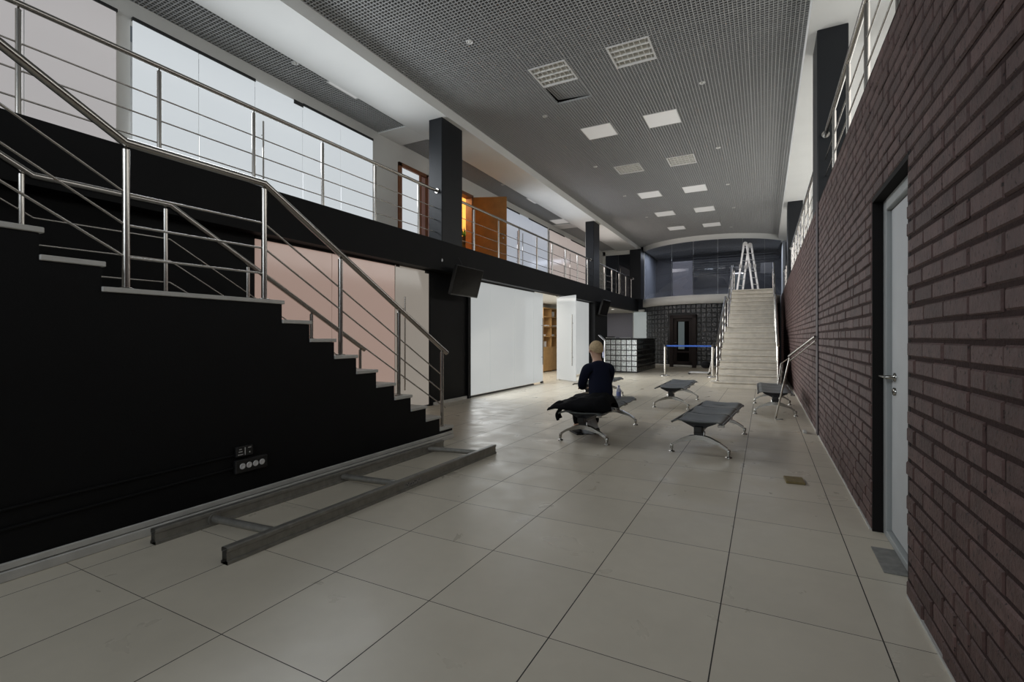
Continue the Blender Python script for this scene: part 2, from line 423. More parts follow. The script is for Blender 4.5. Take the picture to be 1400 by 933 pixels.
# fascia and gallery slab
s = MB(); s.box(-5.32,YN,2.42, XF,22.3,ZG)
struct(s.build('trim_2', M['black']), 'black gallery edge running the length of the hall', 'fascia')
s = MB(); s.box(-8.6,YN,2.55, -5.32,22.3,ZG-.02)
struct(s.build('floor_gallery', M['galleryfloor']), 'upper gallery floor on the left', 'floor')
struct(MB().box(-7.4,8.3,2.44,-5.33,22.3,2.5).build('ceiling_under_gallery', M['white']), 'white ceiling of the rooms under the gallery', 'ceiling')
# upper gallery wall with openings
gw = MB()
HZ = 4.97
def wallx(y0,y1,z0=ZG-.02,z1=5.22): gw.box(XG-.15,y0,z0, XG,y1,z1)
wallx(YN,-1.6); wallx(2.835,2.979); wallx(6.925,7.66); wallx(8.66,9.45); wallx(10.50,11.62); wallx(15.25,15.42); wallx(19.3,22.3)
for (a,b,z) in ((-1.6,2.835,HZ),(2.979,6.925,HZ),(7.66,8.66,4.80),(9.45,10.5,4.83),(11.62,15.25,HZ+.01),(15.42,19.3,HZ+.01)): wallx(a,b,z)
struct(gw.build('wall_gallery', M['white_gallery']), 'off-white upper gallery wall between the glass partitions', 'wall')
# soffit beams
s = MB()
s.box(-5.92,YN,ZS, -5.01,22.4,5.62)
for (a,b) in ((7.1,7.75),(15.75,16.4),(21.6,22.4)): s.box(XG,a,ZS-.002,-5.92,b,5.6)
struct(s.build('trim_3', M['white']), 'wide white soffit band above the left gallery railing', 'soffit')
s = MB(); s.box(.50,YN,ZS, 2.35,22.9,5.62)
struct(s.build('ceiling_right_gallery', M['white']), 'white ceiling over the right gallery', 'ceiling')
struct(MB().box(2.2,YN,2.8, 2.35,YF,5.3).build('wall_right_gallery', M['white']), 'white wall behind the right upper railing', 'wall')
struct(MB().box(.66,YN,2.55, 2.35,22.4,2.90).build('floor_right_gallery', M['galleryfloor']), 'upper right gallery floor behind the brick wall', 'floor')
# plenum
s = MB(); s.box(-6.75,YN,5.62, 2.35,YF,5.75)
struct(s.build('ceiling_void', M['plenum']), 'black void above the open grid ceiling', 'ceiling')

# open-cell grid ceilings
LX = (-2.92,-1.70); LY = [7.01,9.38,11.78,14.19,16.6,18.98]
holes = [(x-.30,x+.30,y-.30,y+.30) for x in LX for y in LY] + [(-3.22,-2.62,7.35,7.95)]
def intervals(a, b, cuts):
    seg = [(a,b)]
    for (c,d) in cuts:
        ns = []
        for (p,q) in seg:
            if d <= p or c >= q: ns.append((p,q)); continue
            if c > p: ns.append((p,c))
            if d < q: ns.append((d,q))
        seg = ns
    return [q for q in seg if q[1]-q[0] > .004]
P = .6/12
def grid_ceiling(x0,x1,y0,yend,z,cuts,arc):
    g = MB(); n = int(round((x1-x0)/P))
    for i in range(n+1):
        x = x0+i*P; th = .0088 if (i%12) else .012; h = .034 if (i%12) else .037
        ye = arc_y(x,.02) if arc else yend
        for (a,b) in intervals(y0,min(ye,22.3),[(c[2],c[3]) for c in cuts if c[0]-.001 < x < c[1]+.001]):
            g.box(x-th/2,a,z, x+th/2,b,z+h)
    m = int((yend-y0)/P)
    for j in range(m+1):
        y = y0+j*P; th = .0088 if (j%12) else .012; h = .034 if (j%12) else .037
        cc = [(c[0],c[1]) for c in cuts if c[2]-.001 < y < c[3]+.001]
        if arc and y > ARC[1]-ARC[2]:
            hw = math.sqrt(max(0,(ARC[2]+.02)**2-(ARC[1]-y)**2)); cc.append((ARC[0]-hw,ARC[0]+hw))
        for (a,b) in intervals(x0,x1,cc):
            g.box(a,y-th/2,z+.0005, b,y+th/2,z+h)
    return g
struct(grid_ceiling(-5.00,.50,-2.89,22.2,ZC,holes,True).build('ceiling_grid', M['gridbar']), 'grey open-cell grid ceiling over the main hall', 'ceiling')
struct(grid_ceiling(-6.60,-5.93,-2.89,21.6,ZS+.02,[],False).build('ceiling_grid_gallery', M['gridbar']), 'grey open-cell grid ceiling strip over the left gallery', 'ceiling')

# pillars
def pillar(n, x0,y0,z0,x1,y1,z1,label):
    struct(MB().bbox(x0,y0,z0,x1,y1,z1,.012).build('column_%d'%n, M['black_pillar']), label, 'pillar')
pillar(1,-5.39,7.09,ZG-.01,-5.095,7.75,ZS+.01,'black pillar rising from the gallery edge above the hanging screen')
pillar(2,-5.39,15.75,ZG-.01,-5.095,16.4,ZS+.01,'second black pillar along the left gallery edge')
pillar(3,-5.35,21.7,ZG-.01,-4.86,22.4,ZS+.01,'black pillar at the end of the left gallery beside the curved glass')
pillar(4,.60,7.31,2.89,.935,7.95,ZS+.01,'black pillar above the brick wall nearest the camera')
pillar(5,.60,16.13,2.89,.98,16.8,ZS+.01,'farther black pillar above the brick wall')

# wall behind camera with tall windows
fw = MB(); fw.box(-6.75,YN-.2,0,-5.0,YN,5.62); fw.box(.45,YN-.2,0,2.35,YN,5.62); fw.box(-5.0,YN-.2,0,.45,YN,.25); fw.box(-5.0,YN-.2,5.0,.45,YN,5.62)
struct(fw.build('wall_front', M['white']), 'white wall with tall windows behind the camera', 'wall')
fm = MB()
for x in (-3.65,-2.27,-.9): fm.box(x-.03,YN-.1,.25,x+.03,YN-.04,5.0)
fm.box(-5.0,YN-.1,2.6,.45,YN-.04,2.66)
struct(fm.build('window_1', M['darkframe']), 'dark frame of the tall windows behind the camera', 'window')
# far walls
fb = MB(); fb.box(-8.8,YF,0,2.35,YF+.15,5.75)
struct(fb.build('wall_far', mat('dark_grey_far_wall', (.20,.20,.21), .7)), 'dark wall behind the curved glass', 'wall')
struct(MB().box(-8.8,YN,0,-8.6,YF,5.75).build('wall_outer_left', M['white']), 'outer wall behind the left rooms', 'wall')

# ================================================================== LEFT STAIR
XS, XE = -3.38, -4.88
nos = [(4.93-.262*i, .1515*(i+1)) for i in range(10)]      # (y nose, z)
up = [(1.397-.27*i, 1.515+.1435*(i+1)) for i in range(10)]
poly = [(4.92,0)]
ylast = 4.92
for (y,z) in nos:
    poly += [(y-.012, poly[-1][1]), (y-.012, z-.03)]
poly = []
poly.append((4.918,0))
zz = 0
for i,(y,z) in enumerate(nos):
    poly.append((y-.014, zz)) if i else None
    poly.append((y-.014, z-.032)); zz = z-.032
for (y,z) in up:
    poly.append((y-.014, zz)); poly.append((y-.014, z-.032)); zz = z-.032
yend = up[-1][0]-.9
poly += [(yend,zz),(yend,zz-.35),(up[-1][0]-.1,zz-.35),(1.2,1.0),(1.2,0)]
# concave outline: build as vertical slabs instead of one n-gon
st = empty('staircase', (-4.1,3.5,0)); struct(st, 'black-sided staircase with pale treads climbing along the left', 'staircase')
body = MB()
allst = nos+up
for i,(y,z) in enumerate(allst):
    yb = allst[i+1][0]-.014 if i+1 < len(allst) else yend
    zb = 0 if y > -1.2 else z-.4
    body.box(XE,yb,0 if i < 14 else z-.6, XS,y-.014,z-.032)
loc(body,st).build('stair_body', M['black'], st)
for i,(y,z) in enumerate(allst):
    yb = allst[i+1][0]-.014 if i+1 < len(allst) else yend
    loc(MB().bbox(XE-.01,yb-.0,z-.030, XS+.014,y+.004,z,.004),st).build('tread', M['tread'], st)
rs = MB()
zp = 0
for i,(y,z) in enumerate(allst[:14]):
    rs.box(XE+.02,y-.016,zp+.001, XS-.025,y-.0125,z-.031); zp = z
loc(rs,st).build('riser', M['tread'], st)
# pale two-step skirting along the stair side
sk = MB(); sk.bbox(XS,YN,0, XS+.028,4.915,.052,.004); sk.bbox(XS,YN,.056,XS+.018,4.915,.092,.005)
struct(sk.build('baseboard_stair', M['skirting']), 'pale double skirting along the black stair side', 'baseboard')

def flange(mb, p, r=.042): mb.lathe(p, [(r,0),(r,.006),(r*.75,.010),(r*.6,.012)], 18)
def post(root, x, y, z0, z1, r=.0205, stub=.05):
    m = MB(); m.tube([(x,y,z0),(x,y,z1)], r, 14); flange(m,(x,y,z0)); m.lathe((x,y,z1),[(r,0),(r*.6,.008),(r*.35,.012),(r*.35,stub)],12)
    loc(m,root).build('post', M['steel'], root)
def rail(name, x, label, hand, posts, rods, hr=.027, rr=.0078, pr=.0205, base_loc=None, cat='railing', group=None, bracket=None):
    r = empty(name, base_loc or (x,posts[0][0],posts[0][1]))
    tag(r, label, cat, group)
    h = MB(); h.tube([(x,)+p if len(p)==2 else p for p in hand], hr, 14)
    if bracket:
        for p in bracket: h.lathe(p,[(.045,0),(.045,.012)],16,'y')
    loc(h,r).build('handrail', M['steel'], r)
    for q in posts: post(r, q[3] if len(q) > 3 else x, q[0], q[1], q[2], pr)
    for rd in rods:
        loc(MB().tube([(x,)+p if len(p)==2 else p for p in rd], rr, 8),r).build('rod', M['steel'], r)
    return r
XR = -3.45
UY = -1.3
def hz(y):   # near handrail height
    if y < 1.535: return 2.41+(1.535-y)*.565
    if y < 2.455: return 2.41+(y-1.535)*.01
    return 2.42-(y-2.455)*.567
def stair_rail(name, x, label, yend, postys, nrod):
    hand = [(UY,hz(UY)),(1.53,2.41),(2.455,2.42),(yend,hz(yend))]
    ps = []
    for (y,z) in postys: ps.append((y,z,hz(y)-.045))
    rods = [[(UY,hz(UY)-d),(1.535,2.41-d),(2.455,2.42-d),(yend-(.08 if d < .6 else .03),hz(yend-.06)-d)] for d in nrod]
    return rail(name, x, label, hand, ps, rods)
stair_rail('stair_railing', XR, 'steel stair railing on the near open side of the left staircase', 4.90, [(-.2,2.377),(.7,1.9455),(1.535,1.515),(2.455,1.515),(3.22,1.0605),(4.02,.606),(4.80,.1515)], (.31,.505,.70))
stair_rail('stair_railing', -4.76, 'steel stair railing on the far side of the left staircase, next to the pink glass', 4.86, [(-.2,2.377),(.7,1.9455),(1.47,1.515),(2.42,1.515),(3.20,1.0605),(4.0,.606),(4.78,.1515)], (.31,.505,.70))

# gallery railings
def gal_rail(label, x, y0, y1, ys, z0=ZG, hook=None, group=None, ends=True):
    hh = z0+.90
    hand = [(x,y0,hh),(x,y1,hh)]
    if hook: hand = [(x,y0,hh),(x,y1-.10,hh),(x-.005,y1-.04,hh-.005),(x-.012,y1-.0,hh-.01)]
    rods = [[(x,y0,z),(x,y1,z)] for z in (z0+.155,z0+.375,z0+.59)]
    return rail('gallery_railing', x, label, hand, [(y,z0,hh-.05) for y in ys], rods, hr=.0255, rr=.0075, pr=.020, base_loc=(x,y0,z0), bracket=[(x,y1-.012,hh)])
gal_rail('steel gallery railing above the left stair, in front of the big bright glass', -5.2, -1.0, 7.085, [-.5,.57,1.59,2.59,3.57,4.55,5.53,6.56])
gal_rail('steel gallery railing between the two black pillars on the left, before the orange door', -5.2, 7.755, 15.745, [8.33,9.35,10.36,11.38,12.4,13.42,14.44,15.4])
gal_rail('steel gallery railing at the far left end beyond the second pillar', -5.2, 16.405, 21.69, [17.35,18.3,19.35,20.4,21.35])
gal_rail('steel railing on top of the brick wall, nearest the camera', .69, -2.5, 7.30, [-1.5,-.5,.5,1.5,2.5,3.5,4.5,5.42,6.45], z0=2.90)
gal_rail('steel railing on top of the brick wall between its two black pillars', .69, 7.955, 16.12, [8.9,9.9,10.75,11.75,12.75,13.85,14.9,15.7], z0=2.90)
gal_rail('short steel railing on top of the brick wall beyond the farther pillar', .69, 16.81, 21.5, [17.6,18.6,19.6,20.6], z0=2.90)

# ================================================================== GLASS PARTITIONS
def partition(n, label, x, panes, z0, z1, tracks, cat='glass partition'):
    r = empty('window_%d'%n, (x,panes[0][0],z0)); struct(r, label, cat)
    for (a,b,mm) in panes:
        loc(MB().bbox(x-.006,a+.005,z0+.01,x+.006,b-.005,z1-.004,.002),r).build('pane', M[mm], r)
    for (a,b,zt0,zt1) in tracks:
        loc(MB().box(x-.02,a,zt0,x+.02,b,zt1),r).build('track', M['darkframe'], r)
    return r
def bar_handle(root, x, y, z0, z1, off=.045):
    for sgn in (1,):
        m = MB(); m.tube([(x+off*sgn,y,z0),(x+off*sgn,y,z1)],.0125,12)
        for z in (z0+.2,z1-.2): m.tube([(x,y,z),(x+off*sgn,y,z)],.008,8)
        loc(m,root).build('handle', M['steel'], root)
XP = XL-.02
p1 = partition(2,'pink frosted glass partition behind the left staircase', XP, [(3.66,4.81,'pane_pink'),(4.81,6.10,'pane_pink')], .02, 2.40, [(3.66,6.08,2.385,2.42)])
dr = partition(3,'beige frosted glass door at the end of the pink partition', XP, [(6.11,7.0,'pane_beige')], .02, 2.405, [], 'door')
for (a,b,c) in ((6.88,7.0,2.36),(6.12,6.2,2.38)): loc(MB().box(XP-.02,a,c,XP+.02,b,c+.045),dr).build('hinge', M['darkframe'], dr)
bar_handle(dr, XP, 6.30, .35, 1.9)
p2 = partition(4,'bright white frosted glass partition beside the seated person', XP, [(8.295,9.18,'pane_low'),(9.18,10.34,'pane_low'),(10.34,11.42,'pane_low'),(11.42,12.03,'pane_low')], .03, 2.41, [(8.295,11.45,2.395,2.425),(8.295,11.42,.0,.032),(11.9,12.02,.0,.05)])
bar_handle(p2, XP, 11.93, .5, 1.75)
partition(5,'white frosted glass panel beyond the open glass door', XP, [(13.03,14.4,'pane_low'),(14.4,15.9,'pane_low')], .03, 2.41, [(13.03,15.9,2.40,2.425)])
# open glass door
gd = empty('door_2', (XP,13.02,0), math.radians(-33)); struct(gd, 'white frosted glass door standing open', 'door')
def Lb(*a): return MB().bbox(*a)
Lb(.02,-.006,.03,.92,.006,2.39,.002).build('pane', M['pane_low'], gd)
for z in (.0,2.36): Lb(.0,-.018,z,.13,.018,z+.05,.003).build('hinge', M['alu'], gd)
for yy in (-.045,.045):
    m = MB().tube([(.80,yy,.45),(.80,yy,1.86)],.0125,12)
    for z in (.68,1.62): m.tube([(.80,0,z),(.80,yy,z)],.008,8)
    m.build('handle', M['steel'], gd)
# gallery glass
g1 = partition(6,'greyish frosted glass panel at the upper left edge', XG+.03, [(-1.58,.4,'pane_first'),(.4,2.05,'pane_first'),(2.05,2.83,'pane_first')], ZG, HZ-.02, [(-1.58,2.835,HZ-.03,HZ+.005)])
g2 = partition(7,'large bright frosted glass wall of the upper gallery', XG+.03, [(2.985,3.74,'pane_bright'),(3.74,4.53,'pane_bright'),(4.53,5.35,'pane_bright'),(5.35,6.14,'pane_bright'),(6.14,6.92,'pane_bright')], ZG, HZ, [(2.985,4.53,HZ-.03,HZ+.01),(5.35,6.92,HZ-.03,HZ+.01),(5.18,5.35,HZ-.06,HZ)])
bar_handle(g2, XG+.03, 4.63, 3.3, 4.4)
g3 = partition(8,'bluish frosted glass wall of the upper gallery beside the orange door', XG+.03, [(11.64,12.25,'pane_blue'),(12.25,13.1,'pane_blue'),(13.1,14.0,'pane_blue'),(14.0,15.25,'pane_blue')], ZG, HZ, [(11.64,13.1,HZ-.03,HZ+.01),(13.75,15.25,HZ-.03,HZ+.01)])
bar_handle(g3, XG+.03, 12.9, 3.3, 4.4); bar_handle(g3, XG+.03, 13.25, 3.3, 4.4)
g4 = partition(9,'rose-tinted frosted glass wall of the upper gallery before the second pillar', XG+.03, [(15.43,16.3,'pane_rose'),(16.3,17.1,'pane_rose'),(17.1,18.1,'pane_rose'),(18.1,19.29,'pane_rose')], ZG, HZ, [(15.43,16.8,HZ-.03,HZ+.01),(17.5,19.29,HZ-.03,HZ+.01)])
bar_handle(g4, XG+.03, 16.7, 3.3, 4.4); bar_handle(g4, XG+.03, 17.3, 3.3, 4.4)
# wood framed doors on the gallery
d3 = empty('door_3', (XG,8.16,ZG)); struct(d3, 'wood-framed doorway with a bright glass pane beside the first pillar', 'door')
f = MB(); f.bbox(XG-.05,7.68,ZG,XG+.035,7.76,4.80,.004); f.bbox(XG-.05,8.56,ZG,XG+.035,8.65,4.80,.004); f.bbox(XG-.05,7.68,4.72,XG+.035,8.65,4.80,.004); f.bbox(XG-.05,8.36,ZG,XG+.02,8.41,4.72,.004)
loc(f,d3).build('door_frame', M['woodframe'], d3)
loc(MB().box(XG-.03,7.76,ZG,XG-.015,8.36,4.72),d3).build('pane', M['pane_bright'], d3)
loc(MB().box(XG-.03,8.41,ZG,XG+.0,8.56,4.72),d3).build('side_panel', M['pinkwood'], d3)
lf = MB().bbox(0,-.02,0,.84,.02,1.80,.004); lf.xf(Matrix.Translation((XG+.04,8.62,ZG+.01)) @ Matrix.Rotation(math.radians(-2),4,'Z'))
loc(lf,d3).build('door_leaf', M['pinkwood'], d3)
d4 = empty('door_4', (XG,9.98,ZG)); struct(d4, 'orange wooden door standing open on the upper gallery', 'door')
f = MB(); f.bbox(XG-.16,9.45,ZG,XG+.03,9.53,4.83,.004); f.bbox(XG-.16,10.43,ZG,XG+.03,10.51,4.83,.004); f.bbox(XG-.16,9.45,4.76,XG+.03,10.51,4.84,.004)
loc(f,d4).build('door_frame', M['woodframe'], d4)
lf = MB().bbox(.0,-.02,0,.86,.02,1.83,.004); T = Matrix.Translation((XG+.02,10.50,ZG+.01)) @ Matrix.Rotation(math.radians(22),4,'Z'); lf.xf(T)
loc(lf,d4).build('door_leaf', M['wood'], d4)
hk = MB().tube([(.78,-.02,.88),(.78,-.07,.88),(.67,-.07,.88)],.009,8); hk.lathe((.78,-.02,.78),[(.02,0),(.02,-.012)],12,'y'); hk.xf(T)
loc(hk,d4).build('handle', M['chrome'], d4)
# warm room behind the orange door
rm = MB(); rm.box(-8.55,8.75,ZG-.01,XG-.15,8.85,5.3); rm.box(-8.55,11.5,ZG-.01,XG-.15,11.6,5.3); rm.box(-8.6,8.75,ZG-.01,-8.5,11.6,5.3); rm.box(-8.6,8.75,5.2,XG-.15,11.6,5.3)
struct(rm.build('wall_warm_room', M['orangewall']), 'orange walls of the warmly lit room behind the open door', 'wall')
pt = empty('potted_plant', (-7.15,11.0,ZG)); tag(pt, 'green plant on a dark stand inside the orange-lit doorway', 'plant')
m = MB().lathe((0,0,.0),[(.16,0),(.14,.05),(.12,.75),(.15,.80)],14); m.build('stand', M['blackplastic'], pt)
m = MB().lathe((0,0,.80),[(.09,0),(.12,.16),(.13,.18)],14); m.build('pot', M['blackplastic'], pt)
m = MB()
for i in range(16):
    a = i*2.4; L_ = random.uniform(.25,.5); el = random.uniform(.4,1.3)
    dx,dy,dz = math.cos(a)*math.cos(el),math.sin(a)*math.cos(el),math.sin(el)
    def lf_(u,v,dx=dx,dy=dy,dz=dz,L_=L_): 
        wv = (v-.5)*.09*math.sin(PI*min(1,u+.05)); return (dx*L_*u-dy*wv, dy*L_*u+dx*wv, .96+dz*L_*u-.25*L_*u*u)
    m.grid(lf_,6,2)
m.build('foliage', M['green'], pt)
# ================================================================== lit room behind the open glass door
rm = MB(); rm.box(-7.35,8.3,0,-7.25,18.9,2.45); rm.box(-7.3,8.3,0,XL-.06,8.4,2.45); rm.box(-7.3,18.8,0,-6.2,18.9,2.45)
struct(rm.build('wall_office', M['white']), 'white walls of the lit room behind the glass door', 'wall')
bc = empty('bookcase', (-7.05,16.3,0)); tag(bc, 'light oak bookcase seen through the open glass door', 'bookcase')
Y0,Y1 = -.75,.75
m = MB(); m.box(-.19,Y0,0,-.17,Y1,2.28)
m.build('back_panel', M['shelfwood'], bc)
for yy in (Y0,-.02,Y1-.04): MB().bbox(-.17,yy,0,.19,yy+.04,2.28,.003).build('side_panel', M['shelfwood'], bc)
for z in (.86,1.25,1.6,1.95,2.26): MB().bbox(-.17,Y0,z,.19,Y1,z+.03,.003).build('shelf', M['shelfwood'], bc)
for yy in (Y0+.04,.02): MB().bbox(.16,yy,.04,.192,yy+.69,.86,.004).build('cupboard_door', M['shelfwood'], bc)
for i,(y,z,h,n) in enumerate([(-.55,1.285,.05,0),(-.2,1.635,.04,0),(.3,1.285,.06,0),(.5,1.635,.05,0),(.1,.895,.22,1),(-.35,.895,.2,1),(.40,1.98,.2,1)]):
    b = MB()
    if n: b.bbox(-.1,-.03,0,.12,.03,h,.002)
    else: b.bbox(-.1,-.13,0,.13,.13,h,.003)
    o = b.build('book', M['paper']); o.location = (-7.05,16.3+y,z); o.rotation_euler = (0,0,.15*(i%3-1) if not n else 0)
    tag(o, 'white book or papers on the oak bookcase shelves behind the glass door', 'book', 'papers in the oak bookcase')

# ================================================================== screens
def tv(y, name_label, z=2.27):
    r = empty('wall_screen', (XF+.02,y,z)); tag(r, name_label, 'screen')
    ti = math.radians(16)
    R = Matrix.Translation((.115,0,0)) @ Matrix.Rotation(ti,4,'Y')
    MB().bbox(-.03,-.465,-.275,.03,.465,.275,.008).xf(R).build('casing', M['blackplastic'], r)
    MB().bbox(.029,-.445,-.25,.033,.445,.26,.001).xf(R).build('screen_panel', M['screen'], r)
    m = MB().bbox(-.02,-.12,-.12,.0,.12,.12,.003); m.tube([(0,0,0),(.10,0,0)],.02,8); m.build('bracket', M['darkframe'], r)
    m = MB().tube([(.0,-.1,.45),(.06,-.08,.34),(.05,-.05,.15)],.006,6); m.build('cable', M['rubber'], r)
tv(7.69,'black screen tilted down from the gallery edge, nearer one by the first pillar')
tv(16.55,'black screen tilted down from the gallery edge, farther one by the reception counter')
ms = empty('sensor', (XF,7.08,2.60)); tag(ms, 'tiny white sensor with a wire on the black gallery edge', 'sensor')
MB().sphere((.015,0,0),(.016,.016,.03)).build('housing', M['socketwhite'], ms); MB().tube([(.008,0,.02),(.008,-.01,.30)],.003,6).build('wire', M['rubber'], ms)

# ================================================================== LUMINAIRES
def opal(x,y,z,label,group):
    r = empty('ceiling_lamp', (x,y,z)); tag(r, label, 'ceiling light', group)
    m = MB()
    for (a,b,c,d) in ((-.3,-.3,.3,-.285),(-.3,.285,.3,.3),(-.3,-.285,-.285,.285),(.285,-.285,.3,.285)): m.box(a,b,-.004,c,d,.06)
    m.build('frame', M['white'], r)
    MB().bbox(-.286,-.286,-.002,.286,.286,.05,.004).build('diffuser', M['opal_glow'], r)
    return r
def louvre(x,y,z,label,group):
    r = empty('louvre_lamp', (x,y,z)); tag(r, label, 'ceiling light', group)
    m = MB(); t=.022
    for (a,b,c,d) in ((-.3,-.3,.3,-.3+t),(-.3,.3-t,.3,.3),(-.3,-.3+t,-.3+t,.3-t),(.3-t,-.3+t,.3,.3-t)): m.box(a,b,-.006,c,d,.09)
    m.box(-.3,-.3,.085,.3,.3,.095)
    m.build('frame', M['opal'], r)
    for k in range(4):
        yc = -.21+.14*k
        MB().tube([(-.27,yc,.06),(.27,yc,.06)],.013,10).build('tube', M['opal'], r)
        m = MB()
        for sgn in (-1,1):
            m.add([(-.278,yc+sgn*.062,.0),(.278,yc+sgn*.062,.0),(.278,yc+sgn*.03,.083),(-.278,yc+sgn*.03,.083)],[(0,1,2,3)])
        for i in range(7):
            xx = -.235+.0785*i
            m.prism([(yc-.058,.003),(yc+.058,.003),(yc+.045,.05),(yc-.045,.05)],'x',xx-.002,xx+.002)
        m.build('louvre', M['reflector'], r)
    m = MB()
    for yy in (-.27,-.14,0,.14,.27): m.box(-.278,yy-.008,-.002,.278,yy+.008,.02)
    m.build('cross_bar', M['opal'], r)
    return r
rowname = {0:'row over the left-hand benches', 1:'row nearer the brick wall'}
ordn = ['first','second','third','fourth','fifth','last']
for i,x in enumerate(LX):
    for j,y in enumerate(LY):
        if j in (0,2): louvre(x,y,ZC,'square louvre ceiling light in the %s, %s one from the camera' % (rowname[i], 'first' if j==0 else 'second'),'louvre lights in the grid ceiling')
        else:
            n = [1,3,4,5].index(j)
            opal(x,y,ZC,'flat white square ceiling panel in the %s, %s from the camera' % (rowname[i], ['first','second','third','farthest'][n]),'flat white panels in the grid ceiling')
for (y,l) in ((5.62,'before the first pillar'),(12.68,'between the pillars over the bluish glass'),(15.35,'close before the second pillar')):
    opal(-5.70 if y < 14 else -6.12,y,ZS+.012,'white ceiling panel in the gallery grid strip, '+l,'panels in the gallery grid strip')
# sagging grid cassette
m = MB()
for i in range(13):
    q = -.3+i*P; m.box(q-.005,-.3,0,q+.005,.3,.034); m.box(-.3,q-.005,.0005,.3,q+.005,.034)
sg = m.build('ceiling_cassette', M['gridbar']); sg.location = (-2.91,7.65,ZC+.035); sg.rotation_euler = (math.radians(4),math.radians(4),0)
struct(sg, 'loose grid cassette sagging behind the left louvre light', 'ceiling cassette')
# small round downlights / detectors
for i,(x,y,l) in enumerate([(-3.63,5.70,'left row, nearest'),(-3.61,8.26,'left row, second'),(-3.60,11.25,'left row, third'),(-3.59,13.97,'left row, fourth'),(-3.56,16.77,'left row, farthest'),
        (-.888,8.34,'row by the brick wall, nearest'),(-.883,11.355,'row by the brick wall, second'),(-.868,14.18,'row by the brick wall, third'),(-.86,16.81,'row by the brick wall, fourth'),(-1.09,19.7,'row by the brick wall, farthest')]):
    r = empty('spot_lamp', (x,y,ZC)); tag(r, 'small round white spot fitting in the grid ceiling, '+l, 'ceiling spot', 'round spots in the grid ceiling')
    MB().lathe((0,0,0),[(.030,.03),(.034,-.004),(.048,-.008),(.050,.0)],20).build('ring', M['opal'], r)
    MB().sphere((0,0,.0),(.026,.026,.014),12,6).build('bulb', M['reflector'], r)
for (y,l) in ((4.75,'first bay'),(11.0,'second bay')):
    r = empty('spot_lamp', (-5.99,y,ZS+.02)); tag(r, 'small round spot fitting in the gallery ceiling strip, '+l, 'ceiling spot', 'spots in the gallery strip')
    MB().lathe((0,0,0),[(.030,.03),(.034,-.004),(.048,-.008),(.050,.0)],20).build('ring', M['opal'], r)
    MB().sphere((0,0,.0),(.026,.026,.014),12,6).build('bulb', M['reflector'], r)

# ================================================================== BENCHES
def make_bench(label):
    r = empty('waiting_bench'); tag(r, label, 'bench', 'dark steel waiting benches')
    def prof(u):       # u 0..1 across x
        x = -.245+.49*u
        z = .365-.018*math.cos((u-.5)*PI*1.0)+.010
        e = max(0,abs(u-.5)-.36)/.14
        return x*(1-.02*e*e), z-.030*e*e
    for k in range(3):
        y0 = -.885+.59*k+.006; y1 = y0+.578
        m = MB()
        def top(u,v,y0=y0,y1=y1):
            x,z = prof(u); s = math.sin(PI*v); return (x,y0+(y1-y0)*v,z-.020*s+.009)
        def bot(u,v,y0=y0,y1=y1):
            x,z = prof(u); s = math.sin(PI*v); return (x,y0+(y1-y0)*v,z-.020*s+.001)
        m.grid(top,16,8); m.grid(bot,16,8)
        n = 17*9
        for i in range(16):
            for j in (0,8): m.f.append((i*9+j,(i+1)*9+j,n+(i+1)*9+j,n+i*9+j)); m.sm.append(False)
        for j in range(8):
            for i in (0,16): m.f.append((i*9+j,i*9+j+1,n+i*9+j+1,n+i*9+j)); m.sm.append(False)
        # perforated look: rows of slots as fine ridges
        seat = m.build('seat', M['seat'], r)
        for sx in (0,1):
            x,z = prof(sx); xs = x+(.004 if sx else -.004)
            MB().tube([(xs,y0+.02,z),(xs,y1-.02,z)],.011,8).build('edge_roll', M['seat'], seat)
        for yy in (y0+.035,y1-.035): MB().bbox(.2,yy-.02,.325,.262,yy+.02,.352,.004).build('edge_clip', M['steel'], seat)
    b = MB().bbox(-.04,-.80,.245,.04,.80,.305,.006); b.build('beam', M['blackplastic'], r)
    for yy in (-.71,.71):
        m = MB(); m.prism([(-.17,.352),(.17,.352),(.17,.338),(.045,.28),(.045,.17),(-.045,.17),(-.045,.28),(-.17,.338)],'y',yy-.03,yy+.03)
        m.build('bracket', M['blackplastic'], r)
        m = MB()
        pts = [(-.285,.035),(-.27,.085),(-.20,.130),(-.10,.168),(-.03,.183),(.03,.183),(.10,.168),(.20,.130),(.27,.085),(.285,.035)]
        up_ = [(x,z+(.014 if abs(x) > .15 else .022)) for x,z in pts]; dn = [(x*.985,z-(.012 if abs(x) > .15 else .024)) for x,z in pts]
        for i in range(len(pts)-1):
            a,b_,c,d = dn[i],dn[i+1],up_[i+1],up_[i]
            wd = lambda q: .022+.014*(1-abs(q[0])/.285)
            vs = []
            for q in (a,b_,c,d): vs += [(q[0],yy-wd(q),q[1]),(q[0],yy+wd(q),q[1])]
            fs = [(0,2,3,1),(4,6,7,5),(0,2,4,6),(1,3,5,7)]
            if i == 0: fs.append((0,1,7,6))
            if i == len(pts)-2: fs.append((2,3,5,4))
            m.add(vs, fs, False)
        for sx in (-1,1):
            m.lathe((sx*.045,yy,.17),[(.013,0),(.013,.075),(.008,.08)],10)
        leg = m.build('leg', M['chrome'], r)
        for sx in (-1,1):
            MB().lathe((sx*.283,yy,0),[(.032,0),(.032,.008),(.014,.014),(.010,.03),(.017,.036),(.017,.075),(.010,.082)],16).build('foot', M['chrome'], leg)
    return r
